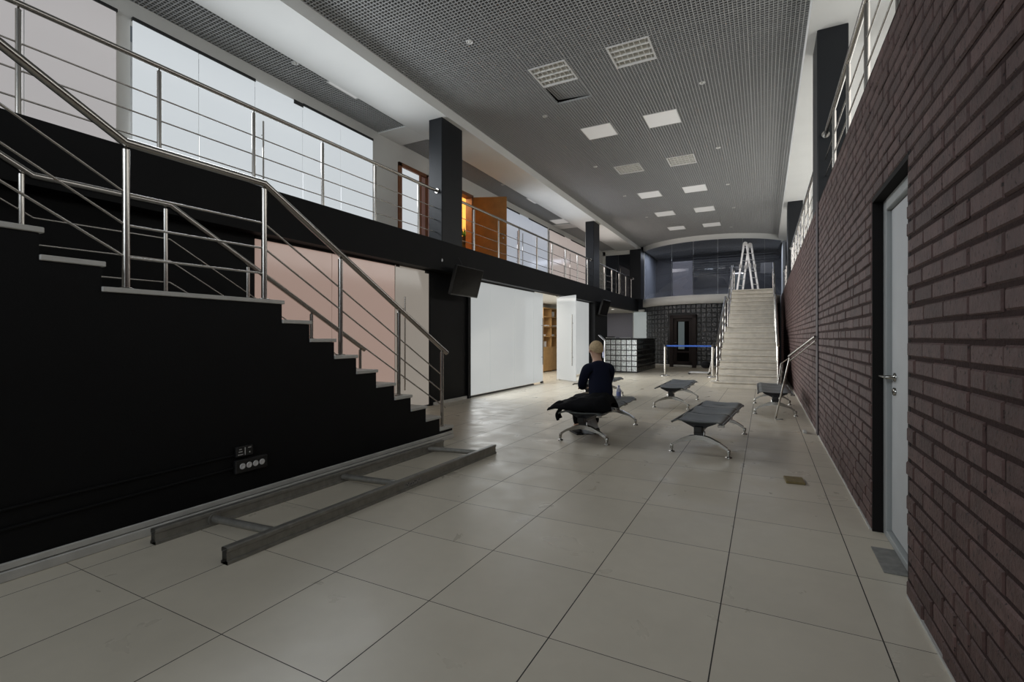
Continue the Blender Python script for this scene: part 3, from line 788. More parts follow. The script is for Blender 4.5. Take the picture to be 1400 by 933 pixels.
BL = [(-.552,6.10,4.0,'dark steel three-seat bench at the front, between the person and the brick wall'),
      (-1.875,6.10,-.3,'dark steel bench the person sits on'),
      (-1.44,9.43,-.6,'dark steel bench in the middle, in front of the blue belt barrier'),
      (.14,9.42,-1.0,'dark steel bench close to the brick wall behind the leaning rail'),
      (-2.93,9.43,0,'dark steel bench mostly hidden behind the seated person')]
b0 = make_bench(BL[0][3])
for i,(x,y,a,l) in enumerate(BL):
    o = b0 if i == 0 else copy_tree(b0)
    o.location = (x,y,0); o.rotation_euler = (0,0,-math.radians(a)); o['label'] = l

# papers, bottle and bag by the person
pp = MB().bbox(-.11,-.15,0,.11,.15,.006,.001); o = pp.build('paper_stack', M['paper']); o.location = (-1.90,6.45,.377); o.rotation_euler = (0,0,.3); tag(o,'white papers lying on the bench behind the person','papers')
bt = empty('water_bottle', (-1.80,6.68,.374)); tag(bt,'clear plastic bottle with a bluish label on the bench behind the person','bottle')
MB().lathe((0,0,0),[(.030,0),(.033,.01),(.033,.11),(.028,.13),(.013,.155),(.013,.165)],16).build('body', M['plastic'], bt)
MB().lathe((0,0,.035),[(.0338,0),(.0338,.06)],16).build('label_band', M['bluelabel'], bt); MB().lathe((0,0,.163),[(.015,0),(.015,.018)],12).build('cap', M['bluelabel'], bt)
def bagf(u,v):
    a = 2*PI*u; h = v; rr = (.13-.05*h+.02*math.sin(5*a+4*h))*(1 if h < .98 else .4); return (rr*math.cos(a)*1.1, rr*math.sin(a)*.7, .26*h+.015*math.sin(3*a)*h)
m = MB(); m.grid(bagf,28,10); m.lathe((0,0,.002),[(.10,0),(.12,.004)],14)
o = m.build('plastic_bag', M['bag']); o.location = (-2.02,5.98,0); tag(o,'crumpled white plastic bag on the floor under the occupied bench','bag')

# ================================================================== PERSON
def skin_mesh(name, pts, edges, radii, mt, parent, sub=2, root=0):
    me = bpy.data.meshes.new(name); me.from_pydata(pts, edges, [])
    o = bpy.data.objects.new(name, me); col.objects.link(o); o.parent = parent
    md = o.modifiers.new('skin','SKIN'); md.use_smooth_shade = True; md.branch_smoothing = .6
    ly = me.skin_vertices[0] if me.skin_vertices else None
    if ly is None:
        bpy.context.view_layer.objects.active = o
    for i,r in enumerate(radii):
        rr = r if isinstance(r,tuple) else (r,r)
        me.skin_vertices[0].data[i].radius = rr
    me.skin_vertices[0].data[root].use_root = True
    sb = o.modifiers.new('sub','SUBSURF'); sb.levels = sub; sb.render_levels = sub
    me.materials.append(mt); return o
pe = empty('person', (-1.73,5.62,0), math.radians(42)); tag(pe,'person in a navy jumper and black coat sitting on a bench, back to the camera','person')
SZ = .375
V = []; E_ = []; R_ = []
def vv(p, r, par=None):
    V.append(p); R_.append(r)
    if par is not None: E_.append((par,len(V)-1))
    return len(V)-1
pel = vv((0,0,SZ+.11),(.135,.11))
sp1 = vv((0,.01,SZ+.24),(.125,.10),pel); ch = vv((0,.035,SZ+.38),(.14,.105),sp1); nb = vv((0,.075,SZ+.515),(.07,.065),ch); nk = vv((0,.105,SZ+.575),(.047,.05),nb)
h1 = vv((0,.135,SZ+.63),(.062,.075),nk); h2 = vv((0,.15,SZ+.69),(.075,.092),h1); h3 = vv((0,.145,SZ+.755),(.06,.075),h2)
for sx in (-1,1):
    sh = vv((sx*.165,.06,SZ+.475),(.055,.055),nb); el = vv((sx*.165,.185,SZ+.26),(.042,.042),sh); wr_ = vv((sx*.085,.335,SZ+.225),(.026,.032),el); pm = vv((sx*.07,.395,SZ+.215),(.036,.020),wr_)
    for k,(a,l) in enumerate(((-.5,.062),(-.17,.075),(.15,.08),(.45,.07))):
        bx = sx*.07-sx*(k-1.5)*.018
        f1 = vv((bx,.43,SZ+.21),.0095,pm); f2 = vv((bx-sx*.006,.43+l*.55,SZ+.20),.0085,f1); f3 = vv((bx-sx*.01,.43+l*.85,SZ+.185),.0075,f2)
    t1 = vv((sx*.038,.385,SZ+.232),.011,pm); t2 = vv((sx*.025,.42,SZ+.238),.0095,t1)
    hp = vv((sx*.09,.06,SZ+.095),(.085,.08),pel); kn = vv((sx*.12,.46,SZ+.075),(.06,.06),hp); an = vv((sx*.12,.43,.10),(.038,.042),kn); hl = vv((sx*.12,.40,.055),(.035,.04),an); to = vv((sx*.13,.56,.035),(.036,.026),an)
skin_mesh('body', V, E_, R_, M['skin'], pe, 2, pel)
# face: nose and ears belong to the head, hair separate
m = MB(); m.sphere((0,.15+.088,SZ+.675),(.014,.020,.018),10,7)
for sx in (-1,1): m.sphere((sx*.078,.145,SZ+.69),(.010,.020,.030),10,7)
m.build('nose_and_ears', M['skin'], pe)
def hairf(u,v):
    a = 2*PI*u; th = v*1.75
    back = .5-.5*math.sin(a)          # 1 at the back
    th2 = v*(1.15+.85*back)
    return (.086*math.sin(th2)*math.cos(a), .140+.103*math.sin(th2)*math.sin(a)-.008, SZ+.705+.106*math.cos(th2))
MB().grid(hairf,28,12).build('hair', M['hair'], pe)
# jumper
V = []; E_ = []; R_ = []
a0 = vv((0,-.005,SZ+.07),(.16,.135)); a1 = vv((0,.005,SZ+.24),(.162,.128),a0); a2 = vv((0,.03,SZ+.38),(.172,.134),a1); a3 = vv((0,.07,SZ+.51),(.085,.082),a2); a4 = vv((0,.092,SZ+.545),(.06,.062),a3)
for sx in (-1,1):
    b1 = vv((sx*.165,.055,SZ+.475),(.072,.07),a3); b2 = vv((sx*.166,.185,SZ+.26),(.058,.058),b1); b3 = vv((sx*.10,.315,SZ+.23),(.042,.045),b2)
skin_mesh('jumper', V, E_, R_, M['navy'], pe, 2, 0)
# black coat spread over the lap and hanging at the bench edge
Pi = (Matrix.Translation((-1.73,5.62,0)) @ Matrix.Rotation(math.radians(42),4,'Z')).inverted()
def coatf(u,v):
    # u along the bench width from the hip side to the far hem, v across the lap
    a = -1+2*v
    X = -1.585-.70*u+.03*a*a*(1-2*u)
    hw = .245-.10*max(0,.18-u)/.18-.07*max(0,u-.6)/.4
    Y = 5.60-.06*u+hw*math.sin(a*PI/2)+.008*math.sin(19*u+3*a)
    h = .20*min(1,(u+.015)/.10)**.5*(1-.80*max(0,(u-.15)/.85)**.9)
    fold = .010*math.sin(8*a+11*u)+.008*math.sin(15*a-7*u)+.006*math.sin(30*u)
    z = SZ+.001+max(0,(h+fold*min(1,u*6)))*max(0,math.cos(a*PI/2))**.55
    if u > .86: z -= .03*((u-.86)/.14)
    return Pi @ Vector((X,Y,z))
m = MB(); m.grid(coatf,40,30); c_ = m.build('coat', M['coat'], pe)
sd = c_.modifiers.new('thick','SOLIDIFY'); sd.thickness = .012; sd.offset = 1
def tailf(u,v):
    return Pi @ Vector((-2.155-.03*math.sin(PI*u)-.03*u+.012*math.sin(9*v), 5.33+.13*v+.02*u, SZ+.01-.15*u+.02*v*u))
m = MB(); m.grid(tailf,10,8); t_ = m.build('coat_tail', M['coat'], pe); sd = t_.modifiers.new('thick','SOLIDIFY'); sd.thickness = .014
V = []; E_ = []; R_ = []
c0 = vv((0,.02,SZ+.09),(.14,.10))
for sx in (-1,1):
    q1 = vv((sx*.095,.10,SZ+.09),(.095,.085),c0); q2 = vv((sx*.12,.47,SZ+.075),(.075,.072),q1); q3 = vv((sx*.12,.45,.22),(.062,.065),q2); q4 = vv((sx*.12,.43,.10),(.058,.062),q3)
skin_mesh('trousers', V, E_, R_, M['coat'], pe, 2, 0)
for sx in (-1,1):
    m = MB(); m.sphere((sx*.125,.47,.045),(.048,.14,.045),14,9); m.bbox(sx*.125-.045,.34,.0,sx*.125+.045,.60,.02,.008)
    m.build('shoe', M['rubber'], pe)

# ================================================================== RACK FRAME ON FLOOR
rk = empty('rack_frame', (-2.86,3.0,0)); tag(rk,'grey steel rack upright lying flat on the tiled floor by the stair','rack frame')
def railpath(x0,y0,x1,y1):
    m = MB(); d = Vector((x1-x0,y1-y0,0)); L_ = d.length; d.normalize(); n = Vector((d.y,-d.x,0))
    prof = [(-.030,0),(.030,0),(.030,.016),(.020,.020),(.020,.064),(.026,.068),(.026,.086),(.018,.092),(-.018,.092),(-.026,.086),(-.026,.068),(-.020,.064),(-.020,.020),(-.030,.016)]
    k = len(prof); vs = []
    for t in (0,L_):
        for (a,z) in prof: vs.append(Vector((x0,y0,0))+d*t+n*a+Vector((0,0,z)))
    fs = [(i,(i+1)%k,k+(i+1)%k,k+i) for i in range(k)]
    m.add(vs, fs)
    # wall thickness: inner dark hollow seen at the ends
    for t in (0,L_):
        c = Vector((x0,y0,0))+d*(t+(.03 if t == 0 else -.03))
        m.add([c+n*a+Vector((0,0,z)) for (a,z) in ((-.018,.004),(.018,.004),(.018,.088),(-.018,.088))],[(0,1,2,3)])
    return m, d, n
mA,_,_ = railpath(-3.20,1.56,-3.16,4.40); loc(mA,rk).build('beam', M['rack'], rk)
mB,dB,nB = railpath(-2.578,1.60,-2.535,4.46); bmB = loc(mB,rk).build('beam', M['rack'], rk)
for (ya,yb) in ((1.90,1.95),(2.98,3.05),(4.14,4.25)):
    m = MB(); m.tube([(-3.17,ya,.045),(-2.56,yb,.045)],.024,10); m.lathe((-3.172,ya,.045),[(.038,-.012),(.038,.012)],12,'x')
    loc(m,rk).build('cross_bar', M['rack'], rk)
lb = MB(); 
c = Vector((-2.557,3.02,0)); 
q = [c+dB*t+nB*.0215+Vector((0,0,z)) for (t,z) in ((0,.026),(.21,.026),(.21,.060),(0,.060))]
lb.add(q,[(0,1,2,3)])
q2 = [c+dB*t+nB*.0205+Vector((0,0,z)) for (t,z) in ((0,.026),(.21,.026),(.21,.060),(0,.060))]
lb.add(q2,[(0,3,2,1)])
sticker = mat('pale_sticker', (.26,.25,.235), .5)
loc(lb,rk).build('sticker', sticker, bmB)
ink = MB()
random.seed(3)
t = .008
while t < .195:
    w_ = random.uniform(.004,.014); z0 = random.choice((.029,.034,.044)); h_ = random.uniform(.006,.013)
    q = [c+dB*a+nB*.0222+Vector((0,0,z)) for (a,z) in ((t,z0),(t+w_,z0),(t+w_,z0+h_),(t,z0+h_))]
    ink.add(q,[(0,1,2,3)]); t += w_+random.uniform(.002,.007)
loc(ink,rk).build('sticker_print', mat('dark_print', (.06,.06,.06), .5), bmB)

# ================================================================== SOCKETS AND CONDUITS ON STAIR SIDE
sx_ = XS+.001
so = empty('socket_box', (sx_,2.285,.29)); tag(so,'black socket strip with four white sockets low on the black stair side','socket strip')
MB().bbox(0,-.125,-.048,.034,.125,.048,.006).build('housing', M['blackplastic'], so)
for k in range(4):
    yy = -.075+.051*k
    MB().lathe((.034,yy,0),[(.0215,-.002),(.0215,.003),(.018,.0045),(.012,.0045),(.010,.0025)],18,'x').build('socket', M['socketwhite'], so)
s2 = empty('switch_box', (sx_,2.235,.395)); tag(s2,'small black switch box with painted marks above the socket strip','switch box')
MB().bbox(0,-.065,-.038,.026,.065,.038,.005).build('housing', M['blackplastic'], s2)
m = MB()
for (a,z,w_,h_) in ((-.035,.018,.02,.005),(-.035,.0,.028,.006),(-.035,-.02,.04,.005),(.0,.0,.005,.055),(.035,.022,.024,.005),(.035,-.012,.008,.01)): m.box(.0262,a-w_/2,z-h_/2,.0272,a+w_/2,z+h_/2)
m.build('highlights', M['socketwhite'], s2)  # highlights on the black box, put on as pale strips
cd = MB()
for z in (.385,.285):
    cd.tube([(XS+.008,-2.0,z-.09),(XS+.008,0,z-.05),(XS+.008,1.2,z-.02),(XS+.008,2.17,z-.01 if z > .3 else z)],.009,8)
tag(cd.build('cable_conduit', M['black']),'pair of black conduits running along the black stair side to the sockets','conduit')

# ================================================================== SMALL FLOOR THINGS
o = MB().bbox(-.07,-.09,0,.07,.09,.02,.003).build('wood_block', M['brass']); o.location = (.225,4.755,0); o.rotation_euler = (0,0,.08); tag(o,'flat yellowish block lying on the tiles near the brick wall','block')
o = MB().bbox(-.02,-.06,0,.02,.06,.03,.004).build('wood_offcut', M['tread']); o.location = (.46,7.25,0); tag(o,'tiny pale offcut on the floor at the foot of the brick wall','offcut')
# leaning rail
lr = empty('leaning_rail', (.15,8.28,0)); tag(lr,'loose steel handrail piece leaning against the brick wall','handrail piece')
F_ = Vector((.15,8.28,.0)); B_ = Vector((.325,8.05,.93)); T_ = Vector((.565,7.15,1.225))
m = MB().tube([F_+Vector((0,0,.006)),B_],.013,10); loc(m,lr).build('post', M['steel'], lr)
m = MB()
off = Vector((.0,.0,-.045))
m.tube([B_+Vector((-.01,.03,.02)),T_+Vector((0,0,.01))],.016,10); loc(m,lr).build('handrail', M['steel'], lr)
m = MB().tube([B_+off,T_+off+Vector((0,-.06,.0))],.009,8); loc(m,lr).build('rod', M['steel'], lr)
m = MB(); a = F_.lerp(B_,.72); 
for k in (.0,.03): m.tube([F_.lerp(B_,.55)+Vector((-.035-k,.0,.02)),B_+Vector((-.09-k*.6,.06,-.09))],.008,8)
m.tube([B_,B_+Vector((-.11,.06,-.09))],.008,8)
loc(m,lr).build('side_rod', M['steel'], lr)
m = MB().bbox(.145,8.20,.0,.25,8.29,.008,.002); loc(m,lr).build('foot_plate', M['steel'], lr)

# ================================================================== RECEPTION
ct = empty('reception_counter', (-4.75,18.5,0)); tag(ct,'reception counter faced with pale glass blocks under a black top','counter')
CX0,CX1,CY0,CY1 = -5.06,-3.9,16.85,20.15
loc(MB().box(CX0,CY0+.05,.0,CX1-.05,CY0+.45,1.15).box(CX1-.45,CY0+.05,0,CX1-.05,CY1,1.15),ct).build('carcass', M['blackplastic'], ct)
def blocks(mb, gen, nx, nz, size, z0):
    for i in range(nx):
        for k in range(nz): mb_pillow(mb, gen, i*size, z0+k*size, size)
def mb_pillow(mb, gen, u, z, s):
    e = .014
    ring = lambda d,h: [gen(u+d,z+d,h),gen(u+s-d,z+d,h),gen(u+s-d,z+s-d,h),gen(u+d,z+s-d,h)]
    vs = ring(e,0)+ring(e+.003,.022)+ring(e+.03,.030)
    fs = [(i,(i+1)%4,4+(i+1)%4,4+i) for i in range(4)]+[(4+i,4+(i+1)%4,8+(i+1)%4,8+i) for i in range(4)]+[(8,9,10,11)]
    mb.add(vs, fs)
m = MB(); S_ = .188
blocks(m, lambda u,z,h: (CX1-u,CY0+.03-h,z), 6, 6, S_, .03)
loc(m,ct).build('glass_blocks', M['block_light'], ct)
m = MB(); blocks(m, lambda u,z,h: (CX1-.03+h,CY0+.03+u,z), 17, 6, S_, .03)
loc(m,ct).build('black_tiles', M['blackglassblock'], ct)
m = MB().box(CX0,CY0+.026,.0,CX1-.03,CY0+.06,1.16).box(CX1-.06,CY0+.03,0,CX1-.03,CY1,1.16); loc(m,ct).build('grout', M['darkframe'], ct)
m = MB().bbox(CX0,CY0-.05,1.16,CX1+.04,CY0+.50,1.205,.006).bbox(CX1-.5,CY0+.5,1.16,CX1+.04,CY1,1.205,.006); loc(m,ct).build('counter_top', M['blackglassblock'], ct)
for (x,y,rz,l) in ((-4.85,16.95,.2,'dark folder and papers at the left end of the reception counter'),(-4.35,17.0,-.3,'white papers at the right end of the reception counter')):
    o = MB().bbox(-.17,-.10,0,.17,.10,.02,.002).build('paper_stack', M['paper']); o.location = (x,y,1.206); o.rotation_euler = (0,0,rz); tag(o,l,'papers')
o = MB().bbox(-.14,-.03,0,.14,.03,.06,.01).build('telephone', M['blackplastic']); o.location = (-4.9,17.15,1.204); tag(o,'low black desk telephone on the reception counter','telephone')
# end wall of the recess behind the counter
rw = MB(); rw.box(-8.6,22.3,0,-4.85,22.45,2.5); 
struct(rw.build('wall_reception', M['white']), 'end wall behind the reception counter', 'wall')
struct(MB().bbox(-7.2,22.26,.9,-5.35,22.30,2.36,.006).build('panel_grey', M['grey_panel']), 'large plain grey panel on the wall behind the counter', 'wall panel')
partition_ = MB().box(-5.3,22.25,.05,-4.72,22.28,2.38)
struct(partition_.build('window_10', M['pane_dim']), 'pale narrow glass panel behind the counter', 'window')
o = empty('recess_lamp', (-5.75,20.4,2.446)); tag(o,'small lit ceiling lamp above the reception recess','ceiling light')
MB().lathe((0,0,0),[(.06,0),(.06,-.012)],16).build('lamp_face', M['lamp_on'], o); MB().lathe((0,0,0),[(.075,0),(.075,-.008),(.062,-.010)],16).build('ring', M['white'], o)
# kiosk stand
ks = empty('information_stand', (-4.70,15.7,0)); tag(ks,'slim steel information stand with a tilted top in front of the counter','stand')
MB().lathe((0,0,0),[(.16,0),(.16,.01),(.15,.014)],20).build('base', M['alu'], ks)
MB().bbox(-.016,-.016,.01,.016,.016,1.13,.003).build('pole', M['white'], ks)
MB().bbox(-.13,-.11,-.010,.13,.11,.010,.004).xf(Matrix.Translation((-.09,0,1.22))@Matrix.Rotation(math.radians(42),4,'Y')).build('top_panel', mat('grey_stand_panel', (.22,.22,.22), .4), ks)
MB().bbox(.02,-.10,.55,.035,.10,.92,.003).xf(Matrix.Rotation(math.radians(-6),4,'Y')).build('leaflet_holder', M['plastic'], ks)
# stanchions with belt
def stanchion(x,y,label):
    r = empty('belt_stanchion', (x,y,0)); tag(r,label,'barrier post','belt barrier posts')
    MB().lathe((0,0,0),[(.155,0),(.155,.012),(.13,.022),(.04,.032),(.028,.045)],24).build('base', M['steel'], r)
    MB().lathe((0,0,.03),[(.029,0),(.029,.90)],18).build('pole', M['steel'], r)
    MB().lathe((0,0,.93),[(.034,0),(.034,.065),(.028,.075)],18).build('head', M['blackplastic'], r)
    return r
s1 = stanchion(-2.83,16.06,'steel barrier post at the left end of the blue belt'); s2_ = stanchion(-1.42,16.10,'steel barrier post by the white stair at the right end of the blue belt')
MB().box(.03,-.002,.935,1.375,.002,.985).xf(Matrix.Rotation(math.atan2(.04,1.41),4,'Z')).build('belt', M['blue'], s1)
# trolley
tr = empty('hand_trolley', (-1.72,17.1,0)); tag(tr,'dark folding hand trolley on wheels behind the right barrier post','trolley')
m = MB(); m.tube([(-.52,-.02,.06),(.10,-.02,.06)],.02,8); m.tube([(-.52,.30,.06),(.10,.30,.06)],.02,8); m.tube([(-.52,-.02,.06),(-.52,.30,.06)],.02,8); m.build('base_frame', M['alu'], tr)
m = MB(); m.tube([(.10,-.02,.06),(.26,-.02,.85),(.26,.30,.85),(.10,.30,.06)],.016,8); m.tube([(.17,-.02,.4),(.17,.30,.4)],.012,8); m.build('handle_frame', M['steel'], tr)
m = MB(); m.sphere((.0,.1,.32),(.16,.14,.12),12,8); m.build('bundle', M['coat'], tr)
for (x,y) in ((-.50,-.02),(-.50,.30),(.10,-.02),(.10,.30)): MB().lathe((x,y,.04),[(.04,-.015),(.04,.015)],14,'y').build('wheel', M['rubber'], tr)

# ================================================================== CURVED BACK
def arc_strip(dr0,dr1,z0,z1,n=48,t0=-1,t1=1):
    m = MB(); vs = []
    for i in range(n+1):
        t = t0+(t1-t0)*i/n; a = arc_pt(t,dr0); b = arc_pt(t,dr1)
        vs += [(a[0],a[1],z0),(a[0],a[1],z1),(b[0],b[1],z1),(b[0],b[1],z0)]
    fs = []
    for i in range(n):
        k = 4*i
        for (a,b) in ((0,1),(1,2),(2,3),(3,0)): fs.append((k+a,k+b,k+4+b,k+4+a))
    m.add(vs, fs, True); m.add([vs[0],vs[1],vs[2],vs[3]],[(0,1,2,3)]); m.add(vs[-4:],[(0,1,2,3)]); return m
struct(arc_strip(.03,-.10,ZS-.02,5.62).build('trim_4', M['white']), 'curved white ceiling edge above the far glass', 'trim')
struct(arc_strip(.05,-.12,2.60,ZG,40,-1,.30).build('trim_5', M['white']), 'curved pale slab edge under the far upper glass', 'trim')
# floor slab behind arc and interior ceiling
def arc_fill(z0,z1,dr,yb):
    m = MB(); n = 40; pts = [arc_pt(-1+2*i/n,dr) for i in range(n+1)]
    poly_ = pts+[(pts[-1][0],yb),(pts[0][0],yb)]
    return m.prism(poly_,'z',z0,z1)
struct(arc_fill(2.62,2.94,-.10,YF).build('floor_upper_back', M['galleryfloor']), 'upper floor behind the far curved glass', 'floor')
struct(arc_fill(5.14,5.2,-.08,YF).build('ceiling_back', mat('dark_grey_ceiling', (.25,.25,.25), .8)), 'dark ceiling behind the far curved glass', 'ceiling')
gl = empty('window_11', (ARC[0],arc_pt(0)[1],ZG)); struct(gl,'dark curved glass wall at the far end of the upper floor','window')
N_ = 7
for i in range(N_):
    t0 = -1+2*i/N_; t1 = -1+2*(i+1)/N_
    loc(arc_strip(-.04,-.052,ZG,ZS-.02,8,t0+.004,t1-.004),gl).build('pane', M['darkglass'], gl)
sw = MB(); sw.box(-4.95,22.45,ZG,-4.85,YF,5.14); sw.box(.66,22.45,ZG,.76,YF,5.14)
struct(sw.build('wall_back_sides', mat('blue_grey_side_wall', (.30,.32,.36), .7)), 'side walls of the room behind the far curved glass', 'wall')
# things dimly seen behind the glass, and slats for a mirrored ceiling
struct(MB().box(-3.9,24.2,ZG,-3.0,24.25,4.85).build('panel_lavender', lit_glass('dim_lavender_glass',(.62,.60,.70),.16,.1)), 'dim lavender-grey lit panel behind the dark curved glass', 'window panel')
bl = MB()
for k in range(9): bl.box(-3.0,24.1,4.15+k*.11,.4,24.14,4.20+k*.11)  # dark slats stand in for the ceiling mirrored in the glass
struct(bl.build('reflection_slats', mat('reflection_slat', (.012,.012,.012), .6)), 'dark horizontal slats standing in for the ceiling mirrored in the far glass', 'reflection')
struct(MB().box(-1.35,23.6,ZG,-.75,23.65,4.0).build('panel_teal', M['tealglass']), 'small teal-lit opening behind the far glass beside the stair', 'window panel')
o = MB().box(-1.3,23.2,4.02,-.8,23.5,4.05).build('far_lamp', M['lamp_on']); tag(o,'small lit lamp behind the far dark glass left of the ladder','ceiling light')
struct(MB().box(-.15,23.5,4.0,.35,23.55,4.45).build('panel_far_right', lit_glass('dim_grey_glass',(.6,.6,.62),.10,.1)), 'dim pale rectangle behind the far glass right of the ladder', 'window panel')

# glass block wall below
gb = MB(); nz = 13; S2 = .2
R2 = ARC[2]-.10; half = math.radians(57); nb_ = int(2*half*R2/S2)
DX0,DX1 = -3.50,-2.44
def gen_arc(u,z,h):
    a = -half+u/R2; R = R2+h
    return (ARC[0]+R*math.sin(a), ARC[1]-R*math.cos(a), z)
for i in range(nb_):
    xm = gen_arc((i+.5)*S2,0,0)[0]
    for k in range(nz):
        z = .10+k*S2*.965
        if DX0-.04 < xm < DX1+.04 and z < 2.15: continue
        mb_pillow(gb, lambda u,z_,h: gen_arc(u,z_,h), i*S2, z, S2*.965)
wbk = gb.build('wall_back', M['block_dark']); struct(wbk,'curved wall of dark glass blocks at the far end','wall')
m = arc_strip(-.09,-.2,0,2.62,30); m.build('grout', mat('dark_grout',(.05,.052,.055),.5), wbk)
struct(arc_strip(.02,-.10,0,.10).build('baseboard_back', M['skirting']), 'pale plinth under the dark glass-block wall', 'baseboard')
# door in glass-block wall
ya = arc_y(-2.97,-.06)
d5 = empty('door_5', (-2.97,ya-.03,0)); struct(d5,'dark framed glass door in the glass-block wall','door')
d5.rotation_euler = (0,0,math.atan2(arc_y(-2.44)-arc_y(-3.5),1.06))
m = MB(); m.bbox(-.56,-.06,0,-.40,.08,2.16,.006); m.bbox(.40,-.06,0,.56,.08,2.16,.006); m.bbox(-.56,-.06,2.02,.56,.08,2.16,.006); m.build('door_frame', M['darkwood'], d5)
m = MB(); m.bbox(-.40,-.02,.02,-.26,.03,2.02,.004); m.bbox(.26,-.02,.02,.40,.03,2.02,.004); m.bbox(-.40,-.02,.02,.40,.03,.25,.004); m.bbox(-.40,-.02,1.9,.40,.03,2.02,.004); m.bbox(-.26,-.015,.6,.26,.025,.68,.004); m.build('door_leaf', M['darkwood'], d5)
MB().box(-.26,0,.25,.26,.012,1.9).build('pane', M['screen'], d5)
MB().box(-.20,-.004,.75,.06,.0,1.88).build('pane_strip', M['tealglass'], d5)
m = MB().tube([(-.34,-.02,1.02),(-.34,-.07,1.02),(-.24,-.07,1.02)],.011,8); m.build('handle', M['chrome'], d5)

# gallery end wall with dark glass
ge = MB(); ge.box(-6.6,21.75,ZG,-6.48,21.85,5.16); ge.box(-6.6,21.75,4.98,-5.3,21.85,5.16)
struct(ge.build('wall_gallery_end', M['white_gallery']), 'white frame around the dark glass at the end of the left gallery', 'wall')
ew = empty('window_12', (-5.9,21.8,ZG)); struct(ew,'dark glass doors closing the far end of the left gallery','window')
for (a,b) in ((-6.48,-5.90),(-5.87,-5.32)): loc(MB().box(a,21.795,ZG,b,21.805,4.98),ew).build('pane', M['darkglass'], ew)
bar_handle(ew, -5.98, 21.75, 3.25, 4.35, 0.0); bar_handle(ew, -5.78, 21.75, 3.25, 4.35, 0.0)

# ================================================================== RIGHT (FAR) STAIR
fs_ = empty('staircase', (-.35,15.5,0)); struct(fs_,'cream stone staircase at the far end between steel railings','staircase')
SX0,SX1 = -1.08,.325
hgt = ZG/19
stp = [(12.85+.33*i,hgt*(i+1)) for i in range(10)]+[(17.05+.28*i,hgt*(11+i)) for i in range(9)]
for i,(y,z) in enumerate(stp):
    yb = stp[i+1][0] if i+1 < len(stp) else 22.4
    x0 = SX0-.10 if i == 0 else SX0; x1 = SX1+.04 if i == 0 else SX1
    if i == len(stp)-1:
        x0,x1,yb = SX0,SX1,21.0
    m = MB().box(x0+.03,y+.012,0 if i < 18 else z-.3,x1-.01,yb+.012,z-.058).box(x0+.06,y+.045,z-.06,x1-.04,yb+.012,z-.03)
    loc(m,fs_).build('step', M['stairwhite'], fs_)
    loc(MB().bbox(x0,y-.026,z-.034,x1,yb+.01,z,.006),fs_).build('tread', M['stairwhite'], fs_)
def far_rail(x, label, extra):
    pitch1 = hgt/.33; 
    def zz_(y):
        if y < 15.82: return hgt+(y-12.85)*pitch1
        if y < 17.05: return hgt*10
        if y < 19.29: return hgt*10+hgt+(y-17.05)*hgt/.28
        return ZG
    hand = [(y,zz_(y)+.90) for y in (12.80,15.8,17.0,19.35)]+extra
    ps = []
    for y in (12.95,13.9,14.9,15.75,16.9,17.65,18.4,19.3)+tuple(e[0]-.1 for e in extra if e[1] > 3.0):
        i = max(j for j,s in enumerate(stp) if s[0] <= y+.05); ps.append((y,stp[i][1],zz_(y)+.85))
    rods = [[(y,z-d) for (y,z) in hand] for d in (.31,.52,.72)]
    return rail('stair_railing', x, label, hand, ps, rods, hr=.026, rr=.009, pr=.022, base_loc=(x,12.9,0))
far_rail(SX0+.05,'steel railing on the left side of the far cream staircase',[(20.7,3.85)])
far_rail(SX1-.04,'steel railing on the right side of the far cream staircase beside the brick wall',[(20.7,3.85)])
# ladder on the landing
ld = empty('folding_ladder', (-.55,20.0,ZG), math.radians(-26)); tag(ld,'aluminium folding ladder standing open on the landing at the top of the cream stair','ladder')
def lside(sy, hx, tag_):
    for sx in (-1,1):
        a = (sx*.17, 0, 1.72); 
    return
for side,(xf,xt) in enumerate(((-.30,-.045),(.30,.045))):
    for k,yo in enumerate((-.20,.20)):
        m = MB()
        p0 = Vector((xf,yo,0)); p1 = Vector((xt,yo*.85,1.76))
        d = (p1-p0).normalized(); n = Vector((0,1,0)); s_ = d.cross(n)
        vs = []
        for q in (p0,p1):
            for (a,b) in ((-.032,-.014),(.032,-.014),(.032,.014),(-.032,.014)): vs.append(q+s_*a+n*b)
        m.add(vs,[(0,1,5,4),(1,2,6,5),(2,3,7,6),(3,0,4,7),(0,1,2,3),(4,5,6,7)])
        m.build('stile', M['alu'], ld)
        mm = p0.lerp(p1,.53); MB().bbox(mm.x-.055,mm.y-.022,mm.z-.06,mm.x+.055,mm.y+.022,mm.z+.06,.01).build('joint', M['socketwhite'], ld)
    for f_ in (.13,.27,.41,.65,.79,.92):
        a = Vector((xf,-.20,0)).lerp(Vector((xt,-.17,1.76)),f_); b = Vector((xf,.20,0)).lerp(Vector((xt,.17,1.76)),f_)
        MB().tube([a,b],.015,8).build('rung', M['alu'], ld)
for yo in (-.17,.17): MB().lathe((0,yo,1.74),[(.075,-.02),(.075,.02)],16,'y').build('hinge', M['socketwhite'], ld)

